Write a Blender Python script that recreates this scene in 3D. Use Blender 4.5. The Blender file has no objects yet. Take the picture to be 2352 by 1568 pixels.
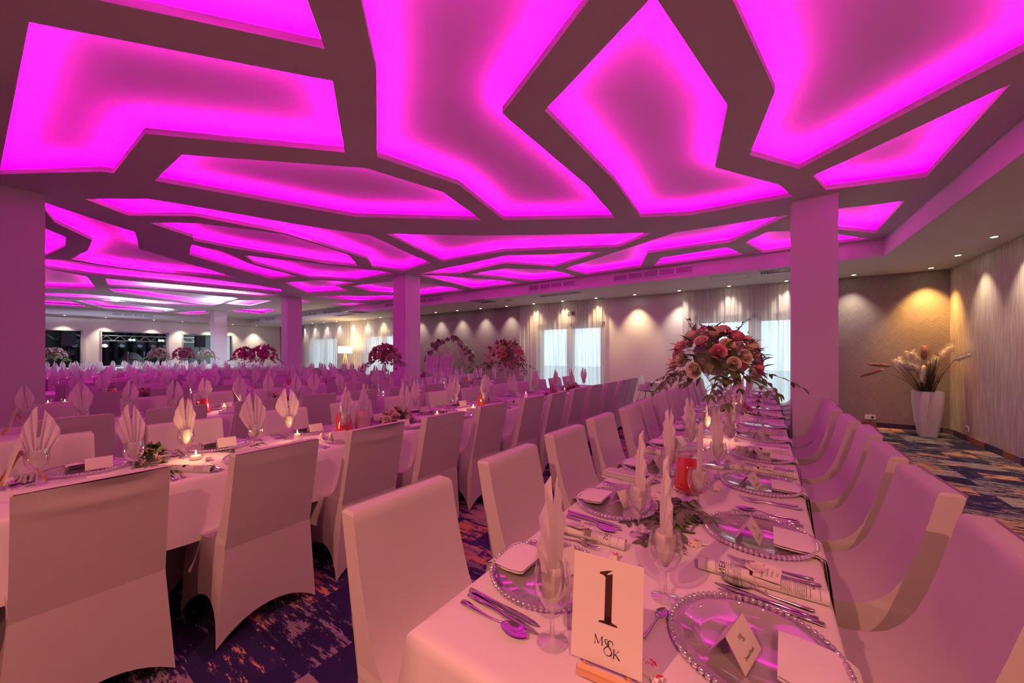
import bpy, bmesh, math, random
from mathutils import Vector, Matrix

# ------------------------------------------------------------------ camera, world, light settings
SC = bpy.context.scene
COL = SC.collection
F = 843.0            # focal length in pixels of the 2352 wide frame
EYE = 1.40           # eye height
YAW = math.atan(584.0 / F)
CT, ST = math.cos(YAW), math.sin(YAW)
cam_data = bpy.data.cameras.new('camera')
cam_data.sensor_width = 36.0
cam_data.lens = F / 2352.0 * 36.0
cam_data.shift_y = 27.0 / 2352.0
cam_data.clip_start = 0.02
cam = bpy.data.objects.new('camera', cam_data)
COL.objects.link(cam)
cam.location = (0, 0, EYE)
cam.rotation_euler = (math.pi / 2, 0, YAW)
SC.camera = cam

world = bpy.data.worlds.new('world')
SC.world = world
world.use_nodes = True
bg = world.node_tree.nodes['Background']
bg.inputs[0].default_value = (0.70, 0.87, 1.0, 1)
bg.inputs[1].default_value = 2.3
SC.view_settings.view_transform = 'Standard'
SC.view_settings.look = 'None'
SC.view_settings.gamma = 1
SC.view_settings.exposure = 0.25
SC.view_settings.use_curve_mapping = False
cy = SC.cycles
cy.use_denoising = True
cy.max_bounces = 6
cy.diffuse_bounces = 3
cy.glossy_bounces = 3
cy.transmission_bounces = 3
cy.transparent_max_bounces = 14
cy.sample_clamp_indirect = 4.0
cy.caustics_reflective = False
cy.caustics_refractive = False

SPOT_W = 60.0          # downlight power
COVE = (1.0, 0.0, 0.62)
COVE_E = 220.0
WARM_FILL = (1.0, 0.33, 0.24)

# ------------------------------------------------------------------ measuring helpers (pixel of the photograph -> point of the room)
def ray(px):
    return (px - 1176.0) / F
def at_z(px, py, z):                    # point of the horizontal plane z
    d = (EYE - z) * F / (py - 811.0)
    l = ray(px) * d
    return (l * CT - d * ST, l * ST + d * CT)
def y_on_x(px, X):                      # Y where the line of sight meets the plane x = X
    r = ray(px)
    return X * (CT + ST * r) / (CT * r - ST)
def x_on_y(px, Y):
    r = ray(px)
    return Y * (CT * r - ST) / (CT + ST * r)
def depth(X, Y):
    return -X * ST + Y * CT
def z_of(py, X, Y):
    return EYE - (py - 811.0) * depth(X, Y) / F

H = EYE + 1.74          # main ceiling slab underside
HS = EYE + 1.477        # lower ceiling band
YW = 9.67               # window wall
XR = 2.645              # wallpapered wall at the plant
XS = -22.75             # stage wall
YB = -3.4               # wall behind the photographer
YF = 7.80               # inner edge of the lower ceiling band
XF = 1.47
XFS = -22.0

# ------------------------------------------------------------------ materials
MATS = {}
def nodes_of(m):
    m.use_nodes = True
    nt = m.node_tree
    return nt, nt.nodes, nt.links
def pbr(name, col, rough=0.6, metal=0.0, bump=None, spec=0.5, sheen=0.0, emit=None, trans=0.0, coat=0.0, alpha=1.0):
    if name in MATS: return MATS[name]
    m = bpy.data.materials.new(name)
    nt, N, L = nodes_of(m)
    b = N['Principled BSDF']
    b.inputs['Base Color'].default_value = (*col, 1)
    b.inputs['Roughness'].default_value = rough
    b.inputs['Metallic'].default_value = metal
    b.inputs['Specular IOR Level'].default_value = spec
    b.inputs['Coat Weight'].default_value = coat
    if emit:
        b.inputs['Emission Color'].default_value = (*emit[0], 1)
        b.inputs['Emission Strength'].default_value = emit[1]
    if bump:
        sc, st, kind = bump
        tc = N.new('ShaderNodeTexCoord')
        t = N.new('ShaderNodeTexNoise')
        t.inputs['Scale'].default_value = sc
        t.inputs['Detail'].default_value = 3
        mp = N.new('ShaderNodeMapping')
        if kind == 'v': mp.inputs['Scale'].default_value = (1, 1, .12)
        L.new(tc.outputs['Object'], mp.inputs[0]); L.new(mp.outputs[0], t.inputs[0])
        bn = N.new('ShaderNodeBump')
        bn.inputs['Strength'].default_value = st
        bn.inputs['Distance'].default_value = 0.01
        L.new(t.outputs[0], bn.inputs['Height'])
        L.new(bn.outputs[0], b.inputs['Normal'])
    MATS[name] = m
    return m
def thin_glass(name, tint=(1, 1, 1), refl=0.12, rough=0.02):
    if name in MATS: return MATS[name]
    m = bpy.data.materials.new(name)
    nt, N, L = nodes_of(m)
    N.remove(N['Principled BSDF'])
    out = N['Material Output']
    tr = N.new('ShaderNodeBsdfTransparent'); tr.inputs[0].default_value = (*tint, 1)
    gl = N.new('ShaderNodeBsdfGlossy'); gl.inputs['Roughness'].default_value = rough
    gl.inputs[0].default_value = (1, 1, 1, 1)
    lw = N.new('ShaderNodeLayerWeight'); lw.inputs[0].default_value = 0.35
    mr = N.new('ShaderNodeMapRange')
    mr.inputs['To Min'].default_value = refl * .45
    mr.inputs['To Max'].default_value = min(1, refl * 5)
    L.new(lw.outputs['Facing'], mr.inputs[0])
    mx = N.new('ShaderNodeMixShader')
    L.new(mr.outputs[0], mx.inputs[0]); L.new(tr.outputs[0], mx.inputs[1]); L.new(gl.outputs[0], mx.inputs[2])
    L.new(mx.outputs[0], out.inputs[0])
    MATS[name] = m
    return m
def sheer(name, col, transp, transl):
    if name in MATS: return MATS[name]
    m = bpy.data.materials.new(name)
    nt, N, L = nodes_of(m)
    N.remove(N['Principled BSDF'])
    out = N['Material Output']
    tr = N.new('ShaderNodeBsdfTransparent')
    tl = N.new('ShaderNodeBsdfTranslucent'); tl.inputs[0].default_value = (*col, 1)
    df = N.new('ShaderNodeBsdfDiffuse'); df.inputs[0].default_value = (*col, 1)
    a = N.new('ShaderNodeMixShader'); a.inputs[0].default_value = transl
    L.new(df.outputs[0], a.inputs[1]); L.new(tl.outputs[0], a.inputs[2])
    if transp > 0:
        b = N.new('ShaderNodeMixShader')
        tc = N.new('ShaderNodeTexCoord'); mp = N.new('ShaderNodeMapping'); mp.inputs['Scale'].default_value = (1, 0, 0.02)
        nz = N.new('ShaderNodeTexNoise'); nz.inputs['Scale'].default_value = 26
        L.new(tc.outputs['Object'], mp.inputs[0]); L.new(mp.outputs[0], nz.inputs[0])
        mr = N.new('ShaderNodeMapRange'); mr.inputs['From Min'].default_value = .3; mr.inputs['From Max'].default_value = .7
        mr.inputs['To Min'].default_value = transp - .2; mr.inputs['To Max'].default_value = transp + .16
        L.new(nz.outputs[0], mr.inputs[0]); L.new(mr.outputs[0], b.inputs[0])
        L.new(a.outputs[0], b.inputs[1]); L.new(tr.outputs[0], b.inputs[2])
        L.new(b.outputs[0], out.inputs[0])
    else:
        L.new(a.outputs[0], out.inputs[0])
    MATS[name] = m
    return m
def emis(name, col, s):
    if name in MATS: return MATS[name]
    m = bpy.data.materials.new(name)
    nt, N, L = nodes_of(m)
    N.remove(N['Principled BSDF'])
    e = N.new('ShaderNodeEmission'); e.inputs[0].default_value = (*col, 1); e.inputs[1].default_value = s
    L.new(e.outputs[0], N['Material Output'].inputs[0])
    MATS[name] = m
    return m
def carpet():
    m = bpy.data.materials.new('carpet')
    nt, N, L = nodes_of(m)
    b = N['Principled BSDF']; b.inputs['Roughness'].default_value = .95; b.inputs['Specular IOR Level'].default_value = .1
    tc = N.new('ShaderNodeTexCoord')
    def noise(scale, vec, det=4, rgh=.6):
        mp = N.new('ShaderNodeMapping'); mp.inputs['Scale'].default_value = vec
        L.new(tc.outputs['Object'], mp.inputs[0])
        t = N.new('ShaderNodeTexNoise'); t.inputs['Scale'].default_value = scale; t.inputs['Detail'].default_value = det
        t.inputs['Roughness'].default_value = rgh
        L.new(mp.outputs[0], t.inputs[0]); return t.outputs[0]
    # random value per carpet block, with blocks of two sizes
    def cell(sx, sy, off):
        mp = N.new('ShaderNodeMapping'); mp.inputs['Scale'].default_value = (sx, sy, 0); mp.inputs['Location'].default_value = (off, off * .7, 0)
        L.new(tc.outputs['Object'], mp.inputs[0])
        sn = N.new('ShaderNodeVectorMath'); sn.operation = 'FLOOR'; L.new(mp.outputs[0], sn.inputs[0])
        w = N.new('ShaderNodeTexWhiteNoise'); w.noise_dimensions = '2D'; L.new(sn.outputs[0], w.inputs[0]); return w.outputs[0]
    c1 = cell(2.0, 3.3, 3.3); c2 = cell(3.4, 4.6, 9.1)
    st = noise(7, (.75, 3.2, 1), 6, .75)
    fine = noise(60, (.5, 1.8, 1), 3, .7)
    def math_(op, a, bb):
        n = N.new('ShaderNodeMath'); n.operation = op
        for i, v in enumerate((a, bb)):
            if isinstance(v, (int, float)): n.inputs[i].default_value = v
            else: L.new(v, n.inputs[i])
        return n.outputs[0]
    def ramp(fac, a, bb):
        r = N.new('ShaderNodeMapRange'); r.inputs['From Min'].default_value = a; r.inputs['From Max'].default_value = bb
        L.new(fac, r.inputs[0]); return r.outputs[0]
    base = math_('ADD', math_('MULTIPLY', fine, .22), st)
    grey = ramp(math_('ADD', base, math_('MULTIPLY', c1, .22)), .735, .775)
    orange = ramp(math_('ADD', math_('ADD', base, math_('MULTIPLY', c2, .36)), math_('MULTIPLY', noise(2.3, (.6, 2, 1), 2), .3)), 1.06, 1.10)
    def mix(f, a, bb):
        x = N.new('ShaderNodeMix'); x.data_type = 'RGBA'
        if isinstance(f, (int, float)): x.inputs[0].default_value = f
        else: L.new(f, x.inputs[0])
        for i, v in ((6, a), (7, bb)):
            if isinstance(v, tuple): x.inputs[i].default_value = (*v, 1)
            else: L.new(v, x.inputs[i])
        return x.outputs[2]
    navy = mix(c2, (.010, .014, .026), (.026, .034, .060))
    gr = mix(c1, (.16, .17, .19), (.32, .28, .22))
    orr = mix(fine, (.52, .24, .10), (.60, .36, .19))
    L.new(mix(orange, mix(grey, navy, gr), orr), b.inputs['Base Color'])
    bp = N.new('ShaderNodeBump'); bp.inputs['Strength'].default_value = .4; bp.inputs['Distance'].default_value = .004
    L.new(noise(350, (1, 1, 1), 2), bp.inputs['Height']); L.new(bp.outputs[0], b.inputs['Normal'])
    return m
def wallpaper_herringbone():
    m = bpy.data.materials.new('herringbone_wallpaper')
    nt, N, L = nodes_of(m)
    b = N['Principled BSDF']; b.inputs['Roughness'].default_value = .5
    tc = N.new('ShaderNodeTexCoord')
    sp = N.new('ShaderNodeSeparateXYZ'); L.new(tc.outputs['Object'], sp.inputs[0])
    def M(op, a, bb=0, c=0):
        n = N.new('ShaderNodeMath'); n.operation = op
        for i, v in enumerate((a, bb, c)):
            if isinstance(v, (int, float)): n.inputs[i].default_value = v
            else: L.new(v, n.inputs[i])
        return n.outputs[0]
    # chevron bands: x folded into a zigzag, then diagonal stripes
    zig = M('PINGPONG', M('MULTIPLY', sp.outputs[0], 1.0), .09)
    s = M('ADD', M('MULTIPLY', sp.outputs[2], 1.0), zig)
    fr = M('FRACT', M('MULTIPLY', s, 17.0))
    edge = M('LESS_THAN', fr, .28)
    blk = N.new('ShaderNodeTexWhiteNoise'); blk.noise_dimensions = '2D'
    cb = N.new('ShaderNodeCombineXYZ')
    L.new(M('FLOOR', M('MULTIPLY', s, 17.0)), cb.inputs[0]); L.new(M('FLOOR', M('MULTIPLY', sp.outputs[0], 11.11)), cb.inputs[1])
    L.new(cb.outputs[0], blk.inputs[0])
    mx = N.new('ShaderNodeMix'); mx.data_type = 'RGBA'
    mx.inputs[6].default_value = (.255, .225, .215, 1); mx.inputs[7].default_value = (.32, .285, .27, 1)
    L.new(M('ADD', M('MULTIPLY', blk.outputs[0], .6), M('MULTIPLY', edge, .5)), mx.inputs[0])
    L.new(mx.outputs[2], b.inputs['Base Color'])
    bp = N.new('ShaderNodeBump'); bp.inputs['Strength'].default_value = .35; bp.inputs['Distance'].default_value = .004
    L.new(edge, bp.inputs['Height']); L.new(bp.outputs[0], b.inputs['Normal'])
    return m
def wallpaper_streaks():
    m = bpy.data.materials.new('streaked_wallpaper')
    nt, N, L = nodes_of(m)
    b = N['Principled BSDF']; b.inputs['Roughness'].default_value = .45
    tc = N.new('ShaderNodeTexCoord'); mp = N.new('ShaderNodeMapping'); mp.inputs['Scale'].default_value = (1, 1, .045)
    L.new(tc.outputs['Object'], mp.inputs[0])
    t = N.new('ShaderNodeTexNoise'); t.inputs['Scale'].default_value = 75; t.inputs['Detail'].default_value = 4
    L.new(mp.outputs[0], t.inputs[0])
    cr = N.new('ShaderNodeValToRGB'); cr.color_ramp.elements[0].position = .38; cr.color_ramp.elements[1].position = .66
    cr.color_ramp.elements[0].color = (.42, .37, .33, 1); cr.color_ramp.elements[1].color = (.70, .63, .56, 1)
    L.new(t.outputs[0], cr.inputs[0]); L.new(cr.outputs[0], b.inputs['Base Color'])
    bp = N.new('ShaderNodeBump'); bp.inputs['Strength'].default_value = .3; bp.inputs['Distance'].default_value = .004
    L.new(t.outputs[0], bp.inputs['Height']); L.new(bp.outputs[0], b.inputs['Normal'])
    return m

M_PAINT = pbr('white_paint', (.78, .77, .77), .7, bump=(35, .04, 'n'))
M_CEIL = pbr('ceiling_paint', (.76, .75, .75), .8)
M_CLOTH = pbr('white_tablecloth', (.88, .86, .85), .85, bump=(5, .16, 'n'))
M_COVER = pbr('stretch_cover', (.66, .635, .61), .75, bump=(7, .22, 'n'))
M_STEEL = pbr('polished_steel', (.80, .80, .82), .12, 1.0)
M_DARK = pbr('black_metal', (.02, .02, .022), .4)
M_CHROME = pbr('chrome', (.7, .7, .72), .15, 1.0)
M_WOOD = pbr('light_wood', (.72, .42, .20), .5, bump=(40, .1, 'v'))
M_CARD = pbr('cream_card', (.84, .80, .74), .6)
M_INK = pbr('black_ink', (.02, .012, .01), .6)
M_PAPER = pbr('newsprint', (.76, .75, .76), .8)
M_NAPKIN = sheer('paper_napkin', (.93, .90, .88), 0, .3)
M_GLASS = thin_glass('clear_glass', (1, 1, 1), .2)
M_PLATE = thin_glass('plate_glass', (.985, .975, .985), .13, .04)
M_BEAD = pbr('silvery_beads', (.86, .84, .88), .14, .85)
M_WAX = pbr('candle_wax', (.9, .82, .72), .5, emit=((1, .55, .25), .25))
M_FLAME = emis('flame', (1, .62, .22), 28)
M_LEAF = pbr('dark_leaf', (.09, .19, .04), .5, spec=.25)
M_LEAF2 = pbr('green_leaf', (.17, .28, .07), .5, spec=.25)
M_STEM = pbr('stem', (.05, .07, .03), .6)
M_ROSE = [pbr('rose_hot_pink', (.93, .36, .52), .6), pbr('rose_pale_pink', (.94, .64, .66), .6), pbr('rose_cream', (.96, .82, .72), .6), pbr('rose_white', (.93, .90, .88), .6)]
M_BREATH = pbr('small_white_blossom', (.85, .75, .70), .7)
M_WHITE = pbr('white_plastic', (.82, .82, .82), .35)
M_GREY = pbr('grey_metal', (.35, .35, .36), .4, .5)
M_BLACKCLOTH = pbr('black_curtain_cloth', (.012, .014, .022), .9)
M_RED = pbr('red_print', (.75, .03, .04), .4)

# ------------------------------------------------------------------ mesh builder
class MB:
    def __init__(s):
        s.v = []; s.f = []; s.m = []; s.sm = []
    def add(s, vs, fs, mat=0, smooth=False, M=None):
        o = len(s.v)
        s.v += [tuple(M @ Vector(p)) if M else tuple(p) for p in vs]
        for f in fs:
            s.f.append(tuple(i + o for i in f)); s.m.append(mat); s.sm.append(smooth)
        return s
    def box(s, c, d, mat=0, M=None, rz=0.0, rx=0.0, ry=0.0):
        hx, hy, hz = d[0] / 2, d[1] / 2, d[2] / 2
        vs = [(x, y, z) for x in (-hx, hx) for y in (-hy, hy) for z in (-hz, hz)]
        R = Matrix.Translation(c) @ Matrix.Rotation(rz, 4, 'Z') @ Matrix.Rotation(ry, 4, 'Y') @ Matrix.Rotation(rx, 4, 'X')
        if M: R = M @ R
        return s.add(vs, [(0, 1, 3, 2), (4, 6, 7, 5), (0, 4, 5, 1), (2, 3, 7, 6), (0, 2, 6, 4), (1, 5, 7, 3)], mat, False, R)
    def lathe(s, prof, n=16, mat=0, c=(0, 0, 0), smooth=True, M=None, caps=False):
        vs = []; fs = []
        for r, z in prof:
            for k in range(n):
                a = 2 * math.pi * k / n
                vs.append((c[0] + r * math.cos(a), c[1] + r * math.sin(a), c[2] + z))
        for j in range(len(prof) - 1):
            for k in range(n):
                k2 = (k + 1) % n
                fs.append((j * n + k, j * n + k2, (j + 1) * n + k2, (j + 1) * n + k))
        if caps:
            fs.append(tuple(range(n))[::-1]); fs.append(tuple(range((len(prof) - 1) * n, len(prof) * n)))
        return s.add(vs, fs, mat, smooth, M)
    def tube(s, pts, r, n=6, mat=0, smooth=True, M=None, caps=True):
        pts = [Vector(p) for p in pts]; vs = []; fs = []
        rr = r if isinstance(r, (list, tuple)) else [r] * len(pts)
        up = None
        for i, p in enumerate(pts):
            t = (pts[min(i + 1, len(pts) - 1)] - pts[max(i - 1, 0)]).normalized()
            if up is None:
                up = Vector((0, 0, 1)) if abs(t.z) < .9 else Vector((1, 0, 0))
            x = t.cross(up).normalized(); y = x.cross(t).normalized(); up = y
            for k in range(n):
                a = 2 * math.pi * k / n
                vs.append(p + (x * math.cos(a) + y * math.sin(a)) * rr[i])
        for j in range(len(pts) - 1):
            for k in range(n):
                k2 = (k + 1) % n
                fs.append((j * n + k, j * n + k2, (j + 1) * n + k2, (j + 1) * n + k))
        if caps:
            fs.append(tuple(range(n))[::-1]); fs.append(tuple(range((len(pts) - 1) * n, len(pts) * n)))
        return s.add(vs, fs, mat, smooth, M)
    def grid(s, fn, nu, nv, mat=0, smooth=True, M=None):
        vs = [fn(i / nu, j / nv) for i in range(nu + 1) for j in range(nv + 1)]
        fs = [(i * (nv + 1) + j, (i + 1) * (nv + 1) + j, (i + 1) * (nv + 1) + j + 1, i * (nv + 1) + j + 1) for i in range(nu) for j in range(nv)]
        return s.add(vs, fs, mat, smooth, M)
    def ball(s, c, r, mat=0, n=6, M=None, sz=1.0):
        pr = [(max(1e-4, r * math.sin(math.pi * j / n)), -r * sz * math.cos(math.pi * j / n)) for j in range(n + 1)]
        return s.lathe(pr, n + 2, mat, c, True, M)
    def poly(s, pts, z0, z1, mat=0, M=None):     # flat outline extruded between z0 and z1
        n = len(pts)
        vs = [(x, y, z0) for x, y in pts] + [(x, y, z1) for x, y in pts]
        fs = [tuple(range(n))[::-1], tuple(range(n, 2 * n))] + [(i, (i + 1) % n, n + (i + 1) % n, n + i) for i in range(n)]
        return s.add(vs, fs, mat, False, M)
    def mesh(s, name, mats):
        me = bpy.data.meshes.new(name)
        me.from_pydata([tuple(v) for v in s.v], [], s.f)
        for m in (mats if isinstance(mats, (list, tuple)) else [mats]): me.materials.append(m)
        me.polygons.foreach_set('material_index', s.m)
        me.polygons.foreach_set('use_smooth', s.sm)
        me.update()
        return me
    def obj(s, name, mats, parent=None, **kw):
        return link(name, s.mesh(name, mats), parent, **kw)

def link(name, data, parent=None, loc=None, rz=None, label=None, cat=None, group=None, kind=None, mat4=None):
    o = bpy.data.objects.new(name, data)
    COL.objects.link(o)
    if parent is not None: o.parent = parent
    if mat4 is not None: o.matrix_local = mat4
    if loc is not None: o.location = loc
    if rz is not None: o.rotation_euler = (0, 0, rz)
    if label: o['label'] = label
    if cat: o['category'] = cat
    if group: o['group'] = group
    if kind: o['kind'] = kind
    return o
def struct(name, mb, mats, parent=None):
    return mb.obj(name, mats, parent, kind='structure') if parent is None else mb.obj(name, mats, parent)

# templates: name -> (root mesh or None, [(part name, mesh, matrix or None, label, kind, [sub-parts])])
T = {}
def place(tpl, name, loc, rz, label, cat, group=None, scale=None, tilt=None):
    root, parts = T[tpl]
    r = link(name, root, None, loc, rz, label, cat, group)
    if tilt: r.rotation_euler = (tilt[0], tilt[1], rz)
    if scale: r.scale = (scale, scale, scale)
    def rec(par, items):
        for it in items:
            pn, me, mt, lb, kd, subs = (list(it) + [None] * 6)[:6]
            c = link(pn, me, par, mat4=mt, label=lb, kind=kd)
            rec(c, subs or [])
    rec(r, parts)
    return r
ORD = ['first', 'second', 'third', 'fourth', 'fifth', 'sixth', 'seventh', 'eighth', 'ninth', 'tenth', 'eleventh', 'twelfth', 'thirteenth', 'fourteenth', 'fifteenth', 'sixteenth', 'seventeenth', 'eighteenth', 'nineteenth', 'twentieth', 'twenty-first', 'twenty-second', 'twenty-third', 'twenty-fourth']
R = random.Random(7)

# ------------------------------------------------------------------ room shell
b = MB(); b.add([(XS, YB, 0), (XR, YB, 0), (XR, YW, 0), (XS, YW, 0)], [(0, 1, 2, 3)])
b.box(((XS + XR) / 2, (YB + YW) / 2, -.06), (XR - XS + .4, YW - YB + .4, .11), 0)
struct('floor', b, carpet())

WH = HS + .55
def wall_y(name, y, th, x0, x1, holes, mats, z1=WH):          # wall along X with door-high openings (x0,x1,z0,z1)
    b = MB(); holes = sorted(holes); x = x0
    for hx0, hx1, hz0, hz1 in holes:
        b.box(((x + hx0) / 2, y + th / 2, z1 / 2), (hx0 - x, th, z1))
        b.box(((hx0 + hx1) / 2, y + th / 2, (z1 + hz1) / 2), (hx1 - hx0, th, z1 - hz1))
        if hz0 > 0: b.box(((hx0 + hx1) / 2, y + th / 2, hz0 / 2), (hx1 - hx0, th, hz0))
        x = hx1
    b.box(((x + x1) / 2, y + th / 2, z1 / 2), (x1 - x, th, z1))
    return struct(name, b, mats)
WIN = [(-1.42, 1.00, .06, 2.27), (-5.78, -3.72, .06, 2.27), (-14.45, -12.35, .06, 2.27), (-19.0, -16.75, .06, 2.27)]
WIN[1] = (x_on_y(1235, YW), x_on_y(1389, YW), .06, 2.27)
WIN[2] = (x_on_y(838, YW), x_on_y(905, YW) + .5, .06, 2.27)
WIN[3] = (x_on_y(715, YW), x_on_y(774, YW), .06, 2.27)
wall_y('wall_window', YW, .3, XS - .3, XR + .3, WIN, M_PAINT)
b = MB(); b.box((XR + .1, (YB + YW) / 2, WH / 2), (.2, YW - YB, WH)); struct('wall_plant', b, wallpaper_streaks())
b = MB(); b.box(((XS + XR) / 2, YB - .1, WH / 2), (XR - XS, .2, WH)); struct('wall_rear', b, M_PAINT)
# stage wall with three openings
OP = [(y_on_x(60, XS), y_on_x(188, XS)), (y_on_x(232, XS), y_on_x(386, XS)), (y_on_x(419, XS), y_on_x(533, XS))]
b = MB(); y = YB
for y0, y1 in OP:
    b.box((XS - .12, (y + y0) / 2, WH / 2), (.24, y0 - y, WH))
    b.box((XS - .12, (y0 + y1) / 2, (WH + 2.3) / 2), (.24, y1 - y0, WH - 2.3)); y = y1
b.box((XS - .12, (y + YW) / 2, WH / 2), (.24, YW - y, WH))
struct('wall_stage', b, M_PAINT)
for i, (y0, y1) in enumerate(OP):
    t = MB()
    for yy in (y0, y1): t.box((XS - .1, yy, 1.16), (.30, .05, 2.32))
    t.box((XS - .1, (y0 + y1) / 2, 2.32), (.30, y1 - y0 + .05, .05))
    struct('trim_%d' % (i + 1), t, pbr('door_trim', (.42, .40, .44), .5))
# dark wallpaper panels on the window wall
for i, (x0, x1) in enumerate([(1.04, XR), (x_on_y(915, YW), x_on_y(1197, YW)), (XS, x_on_y(705, YW))]):
    b = MB(); b.box(((x0 + x1) / 2, YW - .012, HS / 2), (x1 - x0, .024, HS))
    struct('wall_panel_%d' % (i + 1), b, MATS.setdefault('hb', wallpaper_herringbone()))
# carpeted baseboards: strips cut from the carpet
skirt = pbr('baseboard_navy', (.02, .022, .04), .9); skirt2 = pbr('baseboard_orange', (.22, .10, .04), .9); skirt3 = pbr('baseboard_grey', (.12, .10, .11), .9)
def baseboard(name, p0, p1, n):
    b = MB(); L_ = math.dist(p0, p1); k = 0; d = 0; rr = random.Random(3)
    while d < L_:
        w = min(rr.choice([.18, .25, .33]), L_ - d)
        c = (d + w / 2) / L_
        x = p0[0] + (p1[0] - p0[0]) * c; y = p0[1] + (p1[1] - p0[1]) * c
        b.box((x, y, .045), (w if n == 'x' else .02, .02 if n == 'x' else w, .09), rr.choice([0, 0, 0, 2, 1, 0, 2]))
        d += w
    struct(name, b, [skirt, skirt2, skirt3])
baseboard('baseboard_window', (XS, YW - .034), (XR, YW - .034), 'x')
baseboard('baseboard_plant', (XR - .012, YB), (XR - .012, YW), 'y')

# ------------------------------------------------------------------ ceiling with light coves
COVES = [
 [(60,-35),(746,112),(690,-45),(640,-170),(200,-190)],
 [(67,51),(764,186),(792,350),(333,307),(261,398),(232,394),(-2,400)],
 [(418,355),(842,386),(1018,441),(1105,505),(815,498),(355,415)],
 [(195,457),(340,456),(685,516),(850,540),(988,604),(930,622),(855,613),(845,595),(657,536),(445,496),(295,495)],
 [(345,512),(452,512),(655,538),(800,585),(822,611),(752,605),(540,571),(444,552),(443,545)],
 [(440,562),(510,577),(575,606),(682,635),(622,640),(435,585)],
 [(562,587),(700,602),(905,627),(820,643),(712,638),(585,605)],
 [(85,460),(310,533),(320,572),(540,637),(305,620),(163,595),(202,575),(212,552),(125,510)],
 [(60,505),(103,524),(151,545),(150,565),(103,588),(60,600)],
 [(60,592),(150,597),(420,631),(645,664),(648,671),(420,650),(220,631),(60,609)],
 [(60,612),(103,616),(200,635),(222,665),(103,662),(60,660)],
 [(242,640),(420,655),(641,677),(600,681),(500,673),(249,656)],
 [(250,663),(360,665),(549,685),(489,702),(370,686),(262,671)],
 [(60,671),(200,676),(440,697),(482,703),(380,700),(105,680)],
 [(60,684),(148,686),(205,706),(105,700),(60,697)],
 [(170,689),(260,691),(410,712),(370,717),(240,708)],
 [(400,718),(470,714),(481,720),(430,723)],
 [(800,-120),(829,0),(865,165),(866,360),(1055,425),(1157,505),(1413,501),(1348,425),(1176,280),(1154,260),(1353,0),(1430,-100)],
 [(1251,254),(1502,-12),(1672,244),(1643,384),(1788,424),(1821,451),(1586,494),(1472,499),(1411,415)],
 [(1610,-170),(1683,0),(1780,210),(1722,356),(1835,388),(2352,117),(2440,71),(2440,-190)],
 [(1867,404),(2352,185),(2425,152),(2352,222),(2168,399),(1897,436)],
 [(1850,488),(2107,457),(2025,533),(1870,522)],
 [(1713,557),(1763,532),(1860,530),(2003,550),(1753,580)],
 [(1298,617),(1551,534),(1811,494),(1676,556),(1488,581),(1471,613),(1346,631)],
 [(1501,611),(1521,592),(1668,568),(1706,584)],
 [(888,537),(1100,541),(1497,535),(1421,567),(1160,577),(1016,600)],
 [(964,629),(1161,587),(1381,579),(1275,612),(1161,604),(1056,627)],
 [(1081,630),(1161,616),(1266,619),(1323,635),(1225,646)],
 [(963,631),(1123,641),(1197,650),(1089,663)],
 [(810,657),(905,645),(982,651),(1068,666),(960,679),(850,670)],
 [(655,650),(735,643),(815,649),(770,657),(803,668),(706,673)],
 [(715,680),(900,679),(945,687),(820,692)],
 [(757,697),(845,696),(800,702)],
 [(655,690),(690,688),(713,693),(675,698)],
 [(515,697),(545,689),(625,690),(575,702)],
 [(520,714),(600,708),(640,712),(600,721)],
]
cove_pts = [[at_z(px, py, H) for px, py in c] for c in COVES]
def area(p): return sum(p[i][0] * p[(i + 1) % len(p)][1] - p[(i + 1) % len(p)][0] * p[i][1] for i in range(len(p))) / 2
fx, fy = at_z(2352, 350, HS)
slab_out = [(XFS, YB), (1.62, YB), (1.56, 4.4), (XF, YF), (XFS, YF)]
for i, c in enumerate(cove_pts):          # keep the coves inside the raised field
    cove_pts[i] = [(min(max(x, XFS + .12), 1.30), min(y, YF - .10)) for x, y in c]
import itertools
def seg_x(a, b_, c, d):
    def o(p, q, r): return (q[0]-p[0])*(r[1]-p[1]) - (q[1]-p[1])*(r[0]-p[0])
    return o(a,b_,c)*o(a,b_,d) < 0 and o(c,d,a)*o(c,d,b_) < 0
for (i, p), (j, q) in itertools.combinations(enumerate(cove_pts), 2):
    if any(seg_x(p[a], p[(a+1)%len(p)], q[c], q[(c+1)%len(q)]) for a in range(len(p)) for c in range(len(q))): print('COVE CROSS', i, j)
for i, p in enumerate(cove_pts):
    n = len(p)
    if any(seg_x(p[a], p[(a+1)%n], p[c], p[(c+1)%n]) for a in range(n) for c in range(n)): print('COVE SELF', i, p)
def filled(name, loops, z, half, mat):
    cu = bpy.data.curves.new(name, 'CURVE'); cu.dimensions = '2D'; cu.fill_mode = 'BOTH'; cu.extrude = half
    for lp in loops:
        sp = cu.splines.new('POLY'); sp.points.add(len(lp) - 1); sp.use_cyclic_u = True
        for k, (x, y) in enumerate(lp): sp.points[k].co = (x, y, 0, 1)
    tmp = bpy.data.objects.new('tmp', cu); COL.objects.link(tmp)
    dg = bpy.context.evaluated_depsgraph_get()
    me = bpy.data.meshes.new_from_object(tmp.evaluated_get(dg)); me.name = name
    bpy.data.objects.remove(tmp); me.materials.clear(); me.materials.append(mat)
    o = link(name, me, kind='structure'); o.location.z = z
    return o
SL = .05
filled('ceiling', [slab_out] + cove_pts, H + SL / 2, SL / 2, pbr('ceiling_paint_shaded', (.66, .64, .64), .85))  # same paint as the upper ceiling, darkened here for the slab's shade
UP = H + .128
b = MB(); b.box(((XS + XR) / 2, (YB + YW) / 2, UP + .05), (XR - XS, YW - YB, .1)); struct('ceiling_upper', b, M_CEIL)
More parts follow.
